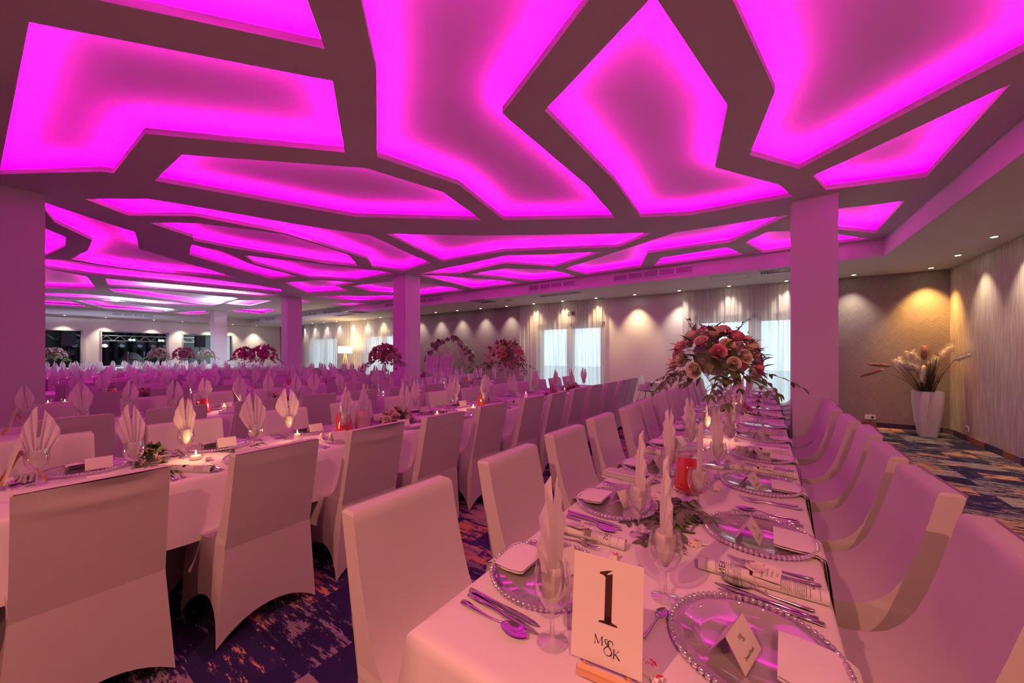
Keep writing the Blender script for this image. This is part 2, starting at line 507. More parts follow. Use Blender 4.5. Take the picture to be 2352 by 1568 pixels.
# lower band around the field, its inner faces are the fascia
b = MB()
b.add([(x, y, z) for z in (HS, UP) for x, y in [(XFS, YB), (1.62, YB), (1.56, 4.4), (XF, YF), (XFS, YF), (XS, YB), (XR, YB), (XR, YW), (XS, YW)]],
      [(5, 8, 4, 0), (8, 7, 3, 4), (7, 6, 2, 3), (6, 1, 2), (0, 4, 13, 9), (4, 3, 12, 13), (3, 2, 11, 12), (2, 1, 10, 11)])
struct('ceiling_band', b, M_CEIL)
# led strips lying on the slab round each cove
led_pink = emis('led_magenta', COVE, COVE_E); led_white = emis('led_cool_white', (.62, .74, 1.0), 2200)
for ci, p in enumerate(cove_pts):
    sgn = 1 if area(p) > 0 else -1; n = len(p); b = MB(); far = depth(*p[0]) > 9
    for i in range(n):
        a, c = Vector(p[i]), Vector(p[(i + 1) % n]); d = c - a
        if d.length < .12: continue
        d.normalize(); nn = Vector((d.y, -d.x)) * sgn
        o0, o1 = nn * .04, nn * .065
        q = [a + o0, c + o0, c + o1, a + o1]
        b.add([(v.x, v.y, H + SL + .006) for v in q], [(0, 1, 2, 3)], 1 if (ci, i) in ((12, 1), (12, 2), (15, 1), (15, 2)) else 0)
    b.obj('led_strip', [led_pink, led_white], None, label=None, kind='structure')

# ------------------------------------------------------------------ columns
def column(x1, yf, x0=None):
    x0 = x1 - .42 if x0 is None else x0
    b = MB(); b.box(((x0 + x1) / 2, yf + .21, H / 2 + .02), (x1 - x0, .42, H + .04)); struct('column', b, M_PAINT)
YC = 5.27
cr_ = x_on_y(1926, YC); cl_ = x_on_y(1820, YC)
column(cr_, YC, cl_)
COLX = [x_on_y(p, YC) for p in (931, 660.5, 492)]
for x in COLX: column(x, YC)
xn = -6.5; ynear = y_on_x(104, xn) - .42
column(xn, ynear)
# ------------------------------------------------------------------ downlights of the lower band
def downlight_tpl():
    b = MB(); b.lathe([(.030, .0), (.048, -.004), (.050, .002)], 14)
    lens = MB(); lens.lathe([(.0001, -.001), (.031, -.001)], 12)
    T['downlight'] = (b.mesh('downlight', M_WHITE), [('lamp_lens', lens.mesh('lamp_lens', emis('lamp_lens', (1, .86, .66), 22)), None)])
downlight_tpl()
def spot(x, y, z, dx, dy, col, w, ang=78, blend=.9):
    l = bpy.data.lights.new('spot_beam', 'SPOT'); l.energy = w; l.color = col; l.spot_size = math.radians(ang); l.spot_blend = blend
    l.shadow_soft_size = .03
    o = bpy.data.objects.new('spot_beam', l); COL.objects.link(o); o.location = (x, y, z)
    o.rotation_euler = Vector((dx, dy, -1)).to_track_quat('-Z', 'Y').to_euler()
    return o
def downlight(x, y, lab, dx=0, dy=0, col=(1, .80, .58), w=SPOT_W):
    r = place('downlight', 'downlight', (x, y, HS - .001), 0, lab, 'ceiling lamp', 'recessed downlights round the room')
    s = spot(x, y, HS - .03, dx, dy, col, w)
xs = [2.35, 1.36, .34, -.67, -1.69, -2.73, -3.75, -4.75, -5.7, -6.7, -7.75, -8.8, -9.85, -10.9, -12.0, -13.1, -14.2, -15.3, -16.4, -17.5, -18.6, -19.7, -20.8, -21.8]
for i, x in enumerate(xs):
    warm = i in (0,) or 5 <= i <= 8 or i in (14, 15)
    lab = 'recessed downlight over the window wall, %s from the plant corner' % ORD[i]
    if i == 0: lab = 'warm orange recessed downlight just above the plant corner'
    downlight(x, 9.37, lab, 0, .12, (1, .50, .12) if i == 0 else ((1, .68, .36) if warm else (1, .80, .62)), SPOT_W * (3.6 if i == 0 else (1.5 if warm else 1)))
for i, y in enumerate([8.39, 7.32, 6.25, 5.2, 4.1, 3.0, 1.9]):
    downlight(2.38, y, 'recessed downlight along the streaked wall, %s from the plant corner' % ORD[i], .12, 0, (1, .78, .52), SPOT_W)
for i, y in enumerate([.7, 1.82, 2.9, 4.35, 5.33, 6.35, 7.3, 8.35]):
    downlight(-22.4, y, 'recessed downlight above the stage wall, %s from its near end' % ORD[i], -.1, 0, (1, .80, .58), SPOT_W * 1.6)
# added warm fill spots behind the photographer, without fixtures
for i, x in enumerate([1.0, -.8, -3.4]):
    spot(x, -1.5, H - .02, 0, .45, WARM_FILL, 190 if i < 2 else 40, 150, 1.0)
# cool white lamps set in the coves over the rows near the stage
for x, y in ((-17.6, 2.6), (-19.6, 4.6), (-18.8, 6.6), (-16.2, 5.0)):
    spot(x, y, H - .01, 0, 0, (.66, .78, 1.0), 210, 150, 1.0)

# ------------------------------------------------------------------ chairs
def chair_meshes(seed):
    rr = random.Random(seed)
    prof = [(.06, .460), (-.01, .462), (-.07, .476), (-.115, .502), (-.150, .54), (-.178, .59), (-.203, .66), (-.226, .74), (-.247, .82), (-.262, .89), (-.268, .915), (-.278, .925)]
    b = MB(); rows = []
    for y, z in prof:
        w = .200 + (.004 if z < .5 else 0) - .004 * max(0, (z - .6))
        if z > .92: w -= .006
        yb = -.232 - .105 * (z - .46) / .47
        if z > .92: yb += .010
        rows.append((w, y, yb, z))
    NU = 8
    def front(u, v):
        k = v * (len(rows) - 1); i = min(int(k), len(rows) - 2); t = k - i
        w, y, yb, z = [rows[i][j] * (1 - t) + rows[i + 1][j] * t for j in range(4)]
        s = 2 * u - 1
        bow = .012 * (1 - s * s) * math.sin(math.pi * min(1, max(0, (z - .46) / .46)))
        return (s * w, y - bow, z + (.004 * rr.random() if 0 else 0))
    b.grid(lambda u, v: front(1 - u, v), NU, len(rows) - 1)
    n = len(rows)
    for sx in (-1, 1):
        vs = []
        for w, y, yb, z in rows: vs += [(sx * w, y, z), (sx * w, yb, z)]
        fs = [(2 * i, 2 * i + 1, 2 * i + 3, 2 * i + 2) for i in range(n - 1)]
        if sx > 0: fs = [f[::-1] for f in fs]
        b.add(vs, fs, 0, False)
    w, y, yb, z = rows[-1]
    b.add([(-w, y, z), (w, y, z), (w, yb, z), (-w, yb, z)], [(0, 1, 2, 3)])
    # rear sheet of the backrest, with slack folds hanging under the top edge
    def rear(u, v):
        s = 2 * u - 1; z = .43 + v * (rows[-1][3] - .43)
        w = .204 - .006 * v
        fold = -(.018 if seed == 2 else .007) * max(0, math.sin(30 * (v - .04 * s * s + .03 * s) + seed)) * max(0, v - .72) * 3.6 * (1 - s * s) if seed else 0
        return (s * w, -.234 - .105 * (z - .46) / .47 + fold, z)
    b.grid(rear, 10, 26)
    back = b.mesh('backrest', M_COVER)
    st = MB()
    def top(u, v):
        s = 2 * u - 1; y = .06 + v * .185
        e = max(0, v - .82) / .18
        return (s * .204, y - .004 * e, .460 - .012 * e * e + .003 * (1 - s * s))
    st.grid(lambda u, v: top(u, v), 6, 8)
    for sx in (-1, 1):
        st.add([(sx * .2045, .06, .462), (sx * .2045, .24, .448), (sx * .2045, -.10, .463), (sx * .2045, -.234, .463), (sx * .2045, -.234, .435), (sx * .2045, .242, .435)],
               [((0, 1, 5, 4, 3, 2) if sx < 0 else (0, 2, 3, 4, 5, 1))])
    seat = st.mesh('seat', M_COVER)
    # skirt: four stretched panels between the feet, hems arched
    sk = MB()
    def corner(i, t):                   # t 0 at seat, 1 at floor
        x0, y0 = [(.204, .245), (-.204, .245), (-.204, -.233), (.204, -.233)][i]
        x1, y1 = [(.232, .245), (-.232, .245), (-.238, -.228), (.238, -.228)][i]
        return (x0 + (x1 - x0) * t, y0 + (y1 - y0) * t)
    for i in range(4):
        j = (i + 1) % 4; arch = [.12, .15, .095, .15][i]
        def pan(u, v, i=i, j=j, arch=arch):
            s = 2 * u - 1; k = 1 - abs(s) ** 2.2
            ee = max(0, abs(s) - .9) / .1
            zh = arch * k * (1 - .0 * ee); z = .458 * (1 - v) + zh * v
            t = (.452 - z) / .452
            a, c = corner(i, t), corner(j, t)
            x = a[0] + (c[0] - a[0]) * u; y = a[1] + (c[1] - a[1]) * u
            cx_, cy_ = (a[0] + c[0]) / 2, (a[1] + c[1]) / 2
            inw = (.012 if i == 2 else .030) * (1 - s * s) * v
            l = math.hypot(cx_, cy_) or 1
            return (x - cx_ / l * inw, y - cy_ / l * inw, z)
        sk.grid(pan, 12, 7)
    skirt_m = sk.mesh('skirt', M_COVER)
    lg = MB(); lg.tube([(0, 0, .44), (0, 0, .012)], [.011, .010], 6)
    leg = lg.mesh('leg', M_CHROME)
    legs = [('leg', leg, Matrix.Translation((x, y, 0)) @ Matrix.Rotation(ax, 4, 'Y'), None, None, None) for x, y, ax in
            ((.205, .225, -.04), (-.205, .225, .04), (.21, -.205, -.04), (-.21, -.205, .04))]
    return back, seat, skirt_m, legs
for k in range(3):
    bk, se, sk_, legs = chair_meshes(k)
    T['chair%d' % k] = (None, [('backrest', bk, None), ('seat', se, None), ('skirt', sk_, None)] + legs)
    T['farchair%d' % k] = (None, [('backrest', bk, None), ('seat', se, None), ('skirt', sk_, None)])
TAB = ['front table', 'second table row', 'third table row', 'fourth table row', 'fifth table row', 'sixth table row', 'seventh table row', 'eighth table row', 'ninth table row', 'tenth table row']
def side_name(s): return 'plant' if s > 0 else 'stage'
def near_word(i, n): return ORD[i] + ' from near end'
def chair_row(tab, s, xtop, ys, near=True):
    """s=+1: chairs on the side of the plant corner, looking towards the stage."""
    for i, y in enumerate(ys):
        jx, jr = R.uniform(-.02, .02), R.uniform(-.05, .05)
        x = xtop - s * .335 + jx
        place(('chair%d' if near else 'farchair%d') % (2 if (tab == 1 and s > 0 and i in (0, 2)) else R.choice((0, 1, 1, 0))), 'banquet_chair', (x, y + R.uniform(-.02, .02), 0),
              (math.pi / 2 if s > 0 else -math.pi / 2) + jr,
              'white stretch-covered chair, %s, %s side of %s' % (near_word(i, 0), side_name(s), TAB[tab]), 'chair',
              'covered chairs on the %s side of the %s' % (side_name(s), TAB[tab]))

# ------------------------------------------------------------------ tables and cloths
def tablecloth(x0, x1, y0, y1, label):
    zt = .75; rings = []
    def ring(off, z, wav):
        pts = []
        cs = [(x1, y0), (x1, y1), (x0, y1), (x0, y0)]
        for k in range(4):
            a = cs[k]; c = cs[(k + 1) % 4]; L_ = math.dist(a, c); n = max(2, int(L_ / .06))
            nx, ny = (c[1] - a[1]) / L_, -(c[0] - a[0]) / L_
            tx, ty = (c[0] - a[0]) / L_, (c[1] - a[1]) / L_
            for i in range(n):
                d = i / n * L_
                cf = max(0, 1 - min(d, L_ - d) / .16)
                ph = d * 9 + k * 2 + x0 * 3
                w = wav * (.013 * math.sin(ph) + .006 * math.sin(ph * 2.7 + 1))
                f = off + w + wav * cf * .012
                px, py = a[0] + tx * d + nx * f, a[1] + ty * d + ny * f
                if i == 0:
                    pa = cs[(k - 1) % 4]; l2 = math.dist(pa, a)
                    n2 = ((a[1] - pa[1]) / l2, -(a[0] - pa[0]) / l2)
                    px, py = a[0] + (nx + n2[0]) * (off + wav * .025), a[1] + (ny + n2[1]) * (off + wav * .025)
                pts.append((px, py, z - wav * cf * .05))
        return pts
    spec = [(-.03, zt, 0), (-.006, zt - .001, 0), (.002, zt - .008, 0), (.005, zt - .03, .05), (.008, zt - .10, .35), (.010, zt - .18, .65), (.012, zt - .26, .9), (.014, zt - .325, 1)]
    b = MB(); n = None
    for off, z, wv in spec:
        r = ring(off, z, wv); n = len(r); rings.append(r)
    vs = sum(rings, []); fs = [tuple(range(n))]
    for j in range(len(rings) - 1):
        for k in range(n):
            k2 = (k + 1) % n; fs.append((j * n + k, (j + 1) * n + k, (j + 1) * n + k2, j * n + k2))
    b.add(vs, fs, 0, True)
    for i in range(1): b.sm[0] = False
    b.obj('tablecloth', M_CLOTH, label=label, cat='tablecloth', group='white tablecloths')
def table(x0, x1, y0, y1, ti):
    r = link('banquet_table', None, loc=((x0 + x1) / 2, (y0 + y1) / 2, 0), label='folding banquet table hidden under the white cloth of the ' + TAB[ti], cat='table', group='banquet tables')
    hx, hy = (x1 - x0) / 2 - .015, (y1 - y0) / 2 - .015
    t = MB(); t.box((0, 0, .728), (hx * 2, hy * 2, .028)); t.obj('tabletop', M_WOOD, r)
    l = MB(); l.tube([(0, 0, .71), (0, 0, 0)], .020, 8); l.box((0, 0, .008), (.05, .42, .016)); l.box((0, 0, .705), (.05, .42, .014)); me = l.mesh('leg', M_DARK)
    n = max(2, int((y1 - y0) / 2.0) + 1)
    for k in range(n):
        y = -hy + .35 + (2 * hy - .70) * k / (n - 1)
        link('leg', me, r, loc=(.02 if ti == 0 else .14, y, 0))
    tablecloth(x0, x1, y0, y1, 'long white tablecloth hanging over the ' + TAB[ti])
CX = [-.275]
TX = [(-.69, .14)]
for k in range(9):
    e = [-2.45, -4.65, -7.05, -9.27, -11.1, -13.10, -15.2, -17.3, -19.5][k]
    TX.append((e - .82, e))
TY = [(.57, 8.5), (-.55, 7.1), (.05, 7.1)] + [(.5, 7.1)] * 7
for k in range(10):
    table(TX[k][0], TX[k][1], TY[k][0], TY[k][1], k)
YL = {}
chair_row(0, -1, -1.055, [.83, 1.43, 2.08, 2.66, 3.32, 3.85, 4.5, 5.08, 5.72, 6.35, 6.95, 7.55])
chair_row(0, 1, .55, [1.46, 2.05, 2.59, 3.19, 3.70, 4.33, 4.87, 6.15, 6.68, 7.2, 7.75, 8.3])
chair_row(1, 1, -2.05, [.26, .87, 1.49, 2.09, 2.68, 3.39, 3.94, 4.62, 5.26, 5.85, 6.45, 7.0])
chair_row(1, -1, -3.40, [.17, .82, 1.45, 2.05, 2.65, 3.25, 3.9, 4.5, 5.1, 5.7, 6.3, 6.9])
for k in range(2, 10):
    x0, x1 = TX[k]
    ys = [TY[k][0] + .35 + .6 * i for i in range(int((TY[k][1] - TY[k][0] - .3) / .6))]
    nearcol = [x for x in COLX + [xn]]
    for s, xt in ((1, x1 + .42), (-1, x0 - .13 - (.0 if k < 4 else .05))):
        yy = []
        for y in ys:
            bad = False
            for cx in COLX:
                if cx - .42 - .12 < xt + s * .02 < cx + .14 + .3 * (s < 0) and abs(y - (YC + .21)) < .48: bad = True
            if abs(xt - (xn - .2)) < .5 and y < ynear + .75: bad = True
            if not bad: yy.append(y)
        chair_row(k, s, xt, yy, near=k < 3)
# ------------------------------------------------------------------ windows, curtains, outside
for i, (x0, x1, z0, z1) in enumerate(WIN):
    r = link('window_%d' % (i + 1), None, loc=((x0 + x1) / 2, YW + .12, 0), kind='structure')
    w = (x1 - x0) / 2; b = MB()
    for s in (-1, 1): b.box((s * (w - .04), 0, (z0 + z1) / 2), (.08, .07, z1 - z0))
    for z in (z0 + .04, z1 - .04): b.box((0, 0, z), (2 * w, .07, .08))
    b.box((0, 0, (z0 + z1) / 2), (.10, .07, z1 - z0))
    for s in (-1, 1):
        b.box((s * (w - .115), -.01, (z0 + z1) / 2), (.07, .06, z1 - z0 - .16)); b.box((s * .085, -.01, (z0 + z1) / 2), (.07, .06, z1 - z0 - .16))
        for z in (z0 + .12, z1 - .12): b.box((s * w / 2, -.01, z), (w - .1, .06, .08))
    b.obj('window_frame', M_WHITE, r)
    for s in (-1, 1):
        p = MB(); p.box((s * w / 2, 0, (z0 + z1) / 2), (w - .16, .008, z1 - z0 - .2)); p.obj('pane', thin_glass('window_glass', (.93, .98, .97)), r)
M_SHEER = sheer('sheer_curtain', (.86, .85, .84), .34, .6)
def curtain(name_lab, x0, x1, y=None, z1=HS - .015, seed=0):
    y = YW - .13 if y is None else y
    rr = random.Random(seed); ph = [rr.uniform(0, 6) for _ in range(4)]
    b = MB(); nu = int((x1 - x0) / .014)
    def fn(u, v):
        x = x0 + (x1 - x0) * u; z = z1 - v * (z1 - .02)
        a = .026 * math.sin(x * 47 + ph[0] + .8 * math.sin(x * 3 + ph[1])) + .014 * math.sin(x * 83 + ph[2]) + .02 * math.sin(x * 6 + ph[3]) * v
        return (x, y + a * (1 if v > .03 else .5), z)
    b.grid(fn, nu, 6)
    t = MB(); t.box(((x0 + x1) / 2, y, z1 + .006), (x1 - x0, .05, .012))
    c = b.obj('curtain', M_SHEER, label=name_lab, cat='curtain', group='sheer curtains')
    t.obj('curtain_rail', M_WHITE, c)
curtain('sheer white curtain over the window behind the front table and its tall bouquet', -1.64, 1.02, seed=1)
curtain('sheer white curtain with a faint exit sign behind it', x_on_y(1200, YW), x_on_y(1391, YW), seed=2)
curtain('sheer white curtain beside the lit floor lamp, on its plant side', x_on_y(812, YW), x_on_y(928, YW), seed=3)
curtain('sheer white curtain between the dark wallpaper and the lit floor lamp', x_on_y(705, YW), x_on_y(808, YW), seed=4)
b = MB(); b.add([(-45, YW + .3, -.12), (12, YW + .3, -.12), (12, 40, -.12), (-45, 40, -.12)], [(0, 1, 2, 3)])
struct('ground', b, pbr('pale_paving', (.55, .55, .52), .9))
# exit sign behind the curtain
ex = x_on_y(1313, YW - .20); ez = z_of(720, ex, YW - .2)
s_ = MB(); s_.box((0, 0, 0), (.26, .02, .15)); r = link('exit_sign', s_.mesh('exit_sign', pbr('sign_face', (.62, .66, .6), .5)), loc=(ex, YW - .22, ez), label='small emergency exit sign hanging before the sheer curtain', cat='sign')
g = MB()
g.box((-.085, -.012, 0), (.06, .004, .11)); g.box((.085, -.012, 0), (.05, .004, .10)); g.box((-.02, -.012, .0), (.012, .004, .10))
g.box((.028, -.012, -.02), (.016, .004, .05), ry=.5); g.box((.04, -.012, .012), (.018, .004, .05), ry=-.3); g.box((.048, -.012, .045), (.018, .004, .018)); g.box((.02, -.012, .012), (.04, .004, .01), ry=.4)
g.obj('pictogram', pbr('sign_green', (.16, .24, .18), .5), r)
l = MB()
for sx in (-.1, .1): l.tube([(sx, 0, .07), (sx, 0, HS - ez)], .002, 5)
l.obj('hanging_wire', M_GREY, r)

# ------------------------------------------------------------------ ventilation grilles, diffusers, speaker
def grille(px0, px1, wall, lab):
    if wall == 'y':
        a, c = x_on_y(px0, YF), x_on_y(px1, YF); w = abs(c - a); loc = ((a + c) / 2, YF - .012, HS + .145); rz = 0
    else:
        a, c = y_on_x(px0, XFS), y_on_x(px1, XFS); w = abs(c - a); loc = (XFS + .012, (a + c) / 2, HS + .13); rz = math.pi / 2
    f = MB()
    for z in (-.062, .062): f.box((0, 0, z), (w, .012, .014))
    for x in (-w / 2, w / 2): f.box((x, 0, 0), (.014, .012, .135))
    r = link('vent_grille', f.mesh('vent_grille', M_WHITE), loc=loc, rz=rz, label=lab, cat='vent', group='wall vent grilles')
    k = MB(); k.box((0, .005, 0), (w - .01, .004, .12)); k.obj('backing', M_DARK, r)
    sl = MB(); n = 5; m = max(1, int(w / .28))
    for i in range(n): sl.box((0, -.001, -.045 + .09 * i / (n - 1)), (w - .02, .008, .010), rx=.4)
    for j in range(1, m): sl.box((-w / 2 + w * j / m, 0, 0), (.03, .010, .12))
    sl.obj('slats', M_WHITE, r, kind='stuff')
for a, c, lb in [(1410, 1590, 'longest air grille on the magenta lit step of the ceiling, beside the pillar'), (1215, 1320, 'air grille on the ceiling step above the window with the exit sign'),
              (964, 1018, 'air grille on the ceiling step just past the second pillar, plant side'), (884, 905, 'short air grille on the ceiling step, stage side of the second pillar'),
              (743, 783, 'air grille on the ceiling step above the floor lamp'), (691, 727, 'air grille on the ceiling step just past the third pillar'),
              (609, 632, 'small air grille on the ceiling step left of the third pillar'.replace('left of', 'on the stage side of')), (573, 595, 'small air grille on the ceiling step close to the stage wall')]:
    grille(a, c, 'y', lb)
grille(257, 352, 'x', 'wide air grille on the ceiling step above the stage opening')
def diffuser(px, py, wx, wy, lab, rz=0, kind='square'):
    x, y = at_z(px, py, HS)
    f = MB()
    if kind == 'square':
        f.box((0, 0, -.006), (wx, wy, .012)); r = link('ceiling_diffuser', f.mesh('ceiling_diffuser', M_WHITE), loc=(x, y, HS), rz=rz, label=lab, cat='vent', group='ceiling diffusers')
        v = MB()
        for k, s in enumerate((.86, .62, .38)):
            for sg in (-1, 1):
                v.box((0, sg * wy * s / 2, -.018), (wx * s, .03, .006), 0, rx=sg * .5); v.box((sg * wx * s / 2, 0, -.018), (.03, wy * s, .006), 0, ry=-sg * .5)
        v.obj('louvre', M_GREY, r)
    else:
        for sx in (-1, 1):
            f.box((sx * wx / 2, 0, -.005), (.02, wy, .01))
        for sy in (-1, 1): f.box((0, sy * wy / 2, -.005), (wx, .02, .01))
        r = link('ceiling_vent', f.mesh('ceiling_vent', M_WHITE), loc=(x, y, HS), rz=rz, label=lab, cat='vent', group='ceiling vents')
        k = MB(); k.box((0, 0, -.002), (wx - .02, wy - .02, .003)); k.obj('backing', M_DARK, r)
        v = MB(); n = int(wx / .05)
        for i in range(1, n): v.box((-wx / 2 + wx * i / n, 0, -.007), (.008, wy - .03, .010), ry=.5)
        v.obj('slats', M_GREY, r, kind='stuff')
diffuser(1109, 690, .62, .62, 'square four-way air diffuser in the low ceiling band beside the round speaker')
diffuser(822, 715, .62, .62, 'square four-way air diffuser in the low ceiling band past the second pillar')
diffuser(1262, 678, .62, .22, 'black slotted air vent in the low ceiling, nearer half of a pair', 0, 'slot'.replace('slot', 's'))
diffuser(1308, 673, .62, .22, 'black slotted air vent in the low ceiling, window side half of a pair', 0, 's')
diffuser(790, 723, 1.2, .25, 'long dark air vent in the low ceiling near the floor lamp', 0, 's')
diffuser(1793, 621, .62, .30, 'slatted ceiling vent just beside the big white pillar', 0, 's')
x, y = at_z(1169, 689, HS); f = MB(); f.lathe([(.0001, -.004), (.09, -.004), (.11, -.012), (.115, 0)], 20)
link('ceiling_speaker', f.mesh('ceiling_speaker', M_GREY), loc=(x, y, HS), label='round grey speaker set flush in the low ceiling band', cat='speaker')
x, y = at_z(1676, 637, HS); f = MB()
for sx in (-1, 1): f.box((sx * .32, 0, -.001), (.008, .5, .003))
for sy in (-1, 1): f.box((0, sy * .25, -.001), (.64, .008, .003))
link('access_panel', f.mesh('access_panel', pbr('hatch_gap', (.45, .42, .5), .8)), loc=(x, y, HS), label='hairline access panel in the low ceiling above the window wall', cat='hatch')

# ------------------------------------------------------------------ sockets
def socket(loc, rz, lab, plug):
    b = MB(); b.box((0, 0, 0), (.15 if plug else .08, .012, .085)); r = link('wall_socket', b.mesh('wall_socket', M_WHITE), loc=loc, rz=rz, label=lab, cat='socket')
    c = MB(); c.lathe([(.0001, 0), (.021, 0), (.024, .003)], 12, M=Matrix.Translation((.03 if plug else 0, -.0065, 0)) @ Matrix.Rotation(math.pi / 2, 4, 'X')); c.obj('socket_face', M_GREY, r)
    if plug:
        p = MB(); p.lathe([(.0001, .035), (.016, .035), (.02, 0)], 10, M=Matrix.Translation((.03, -.008, 0)) @ Matrix.Rotation(math.pi / 2, 4, 'X'))
        p.tube([(.03, -.03, 0), (.02, -.05, -.03), (-.04, -.04, -.10), (-.20, -.03, -.16), (-.5, -.03, -.18)], .004, 6)
        pl = p.obj('plug_cord', M_DARK); pl.location = loc; pl['label'] = 'black plug and cord in the socket on the herringbone wallpaper'; pl['category'] = 'plug'
sx_ = x_on_y(1998, YW); socket((sx_, YW - .03, z_of(957, sx_, YW)), 0, 'white double wall socket on the herringbone wallpaper, a plug in it', True)
sy_ = y_on_x(2223, XR); socket((XR - .006, sy_, z_of(985, XR, sy_)), -math.pi / 2, 'small white socket low on the streaked wallpaper', False)

# ------------------------------------------------------------------ plant pot with pampas
px_, py_ = 2.24, 9.10
b = MB(); rows = [(.100, 0), (.112, .08), (.135, .25), (.152, .45), (.160, .62), (.160, .76)]
def sq(w, z, c=.03):
    p = []
    for sx, sy in ((1, 1), (-1, 1), (-1, -1), (1, -1)):
        k = [(sx * w, sy * (w - c)), (sx * (w - c), sy * w)]
        if sx * sy < 0: k = k[::-1]
        p += k
    return [(x, y, z) for x, y in p]
vs = []; fs = []
for w, z in rows + [(.146, .76), (.142, .66)]: vs += sq(w, z)
n = len(rows) + 2
for j in range(n - 1):
    for k in range(8): fs.append((j * 8 + k, j * 8 + (k + 1) % 8, (j + 1) * 8 + (k + 1) % 8, (j + 1) * 8 + k))
fs.append(tuple(range((n - 1) * 8, n * 8))); fs.append(tuple(range(8))[::-1])
b.add(vs, fs, 0, False)
pot = link('plant_pot', b.mesh('plant_pot', pbr('white_glazed_pot', (.80, .78, .78), .3, coat=.3)), loc=(px_, py_, 0), label='tall white square pot tapering to its foot in the wallpapered corner', cat='pot')
so = MB(); so.lathe([(.0001, .67), (.140, .67)], 16); so.obj('soil', pbr('soil', (.03, .02, .015), .9), pot)
gr = link('pampas_arrangement', None, loc=(px_, py_, .67), label='pampas grass and green blades standing in the tall white pot', cat='dried plant')
bl = MB(); rr = random.Random(11)
def blade(b, p0, p1, sag, w, mat):
    p0, p1 = Vector(p0), Vector(p1); n = 6; side = (p1 - p0).cross(Vector((0, 0, 1)))
    side = side.normalized() if side.length > 1e-4 else Vector((1, 0, 0)); vs = []
    for i in range(n + 1):
        t = i / n; p = p0.lerp(p1, t) + Vector((0, 0, sag * math.sin(math.pi * t)))
        ww = w * (1 - t * .9); vs += [p + side * ww, p - side * ww]
    b.add(vs, [(2 * i, 2 * i + 1, 2 * i + 3, 2 * i + 2) for i in range(n)], mat, True)
for k in range(230):
    a = rr.uniform(0, 2 * math.pi); sp = rr.uniform(.05, 1) ** .8 * .56; h = rr.uniform(.35, .85) * (1 - .35 * sp)
    yk = .42 if math.sin(a) > 0 else 1
    p1 = (math.cos(a) * sp * (.45 if math.cos(a) > 0 else 1.25), math.sin(a) * sp * yk * .8, h)
    blade(bl, (math.cos(a) * .06, math.sin(a) * .06, 0), p1, .08, .005, rr.choice([0, 0, 0, 1]))
bl.obj('grass_blades', [pbr('blade_green', (.035, .055, .02), .6), pbr('blade_straw', (.42, .30, .14), .7)], gr, kind='stuff')
M_PAMP = pbr('pampas_cream', (.86, .76, .66), .95); M_PAMPB = pbr('pampas_brown', (.42, .24, .20), .95)
def plume(tip_px, root_px, w, mat, lab=None, dy=0.0):
    def wp(p):
        x = x_on_y(p[0], py_ + dy); return Vector((x - px_, dy, z_of(p[1], x, py_ + dy) - .67))
    a, c = wp(root_px), wp(tip_px); ax = (c - a); L_ = ax.length; ax.normalize()
    b = MB(); b.tube([(0, 0, .03), a * .6 + Vector((0, 0, .02)), a, a.lerp(c, .5)], .003, 5, 1)
    w *= 1.35
    w0 = w; core = [a.lerp(c, t) for t in (0, .15, .5, .8, 1.0)]
    b.tube(core, [w * .3, w * .6, w * .7, w * .55, w * .15], 8, 0)
    q = ax.to_track_quat('Z', 'Y')
    for k in range(420):
        t = rr.uniform(0, 1); an = rr.uniform(0, 6.28)
        d = q @ Vector((math.cos(an), math.sin(an), .5)); p = a.lerp(c, t) + d * w * .6
        e = p + d.normalized() * w * rr.uniform(.6, 1.2)
        sd = d.cross(ax).normalized() * .0035
        b.add([p - sd, p + sd, e], [(0, 1, 2)], 0, True)
    o = b.obj('plume', [mat, M_STEM], gr)
    if lab: o['label'] = lab
plume((2062, 826), (2086, 862), .052, M_PAMP); plume((2091, 808), (2102, 834), .045, M_PAMP, dy=.03); plume((2090, 834), (2106, 852), .05, M_PAMP, dy=-.06)
plume((2152, 822), (2134, 842), .045, M_PAMP, dy=-.03); plume((2186, 794), (2162, 820), .045, M_PAMP); plume((2117, 876), (2122, 838), .028, M_PAMP, 'pale drooping plume', dy=-.2)
plume((1972, 864), (2030, 848), .030, M_PAMPB, 'brown feathery plume'); plume((1990, 836), (2046, 840), .034, M_PAMPB, 'brown feathery plume', dy=.05)
plume((2124, 796), (2122, 826), .04, M_PAMPB, 'brown feathery plume', dy=.15); plume((2234, 812), (2192, 826), .030, M_PAMP, dy=-.75)

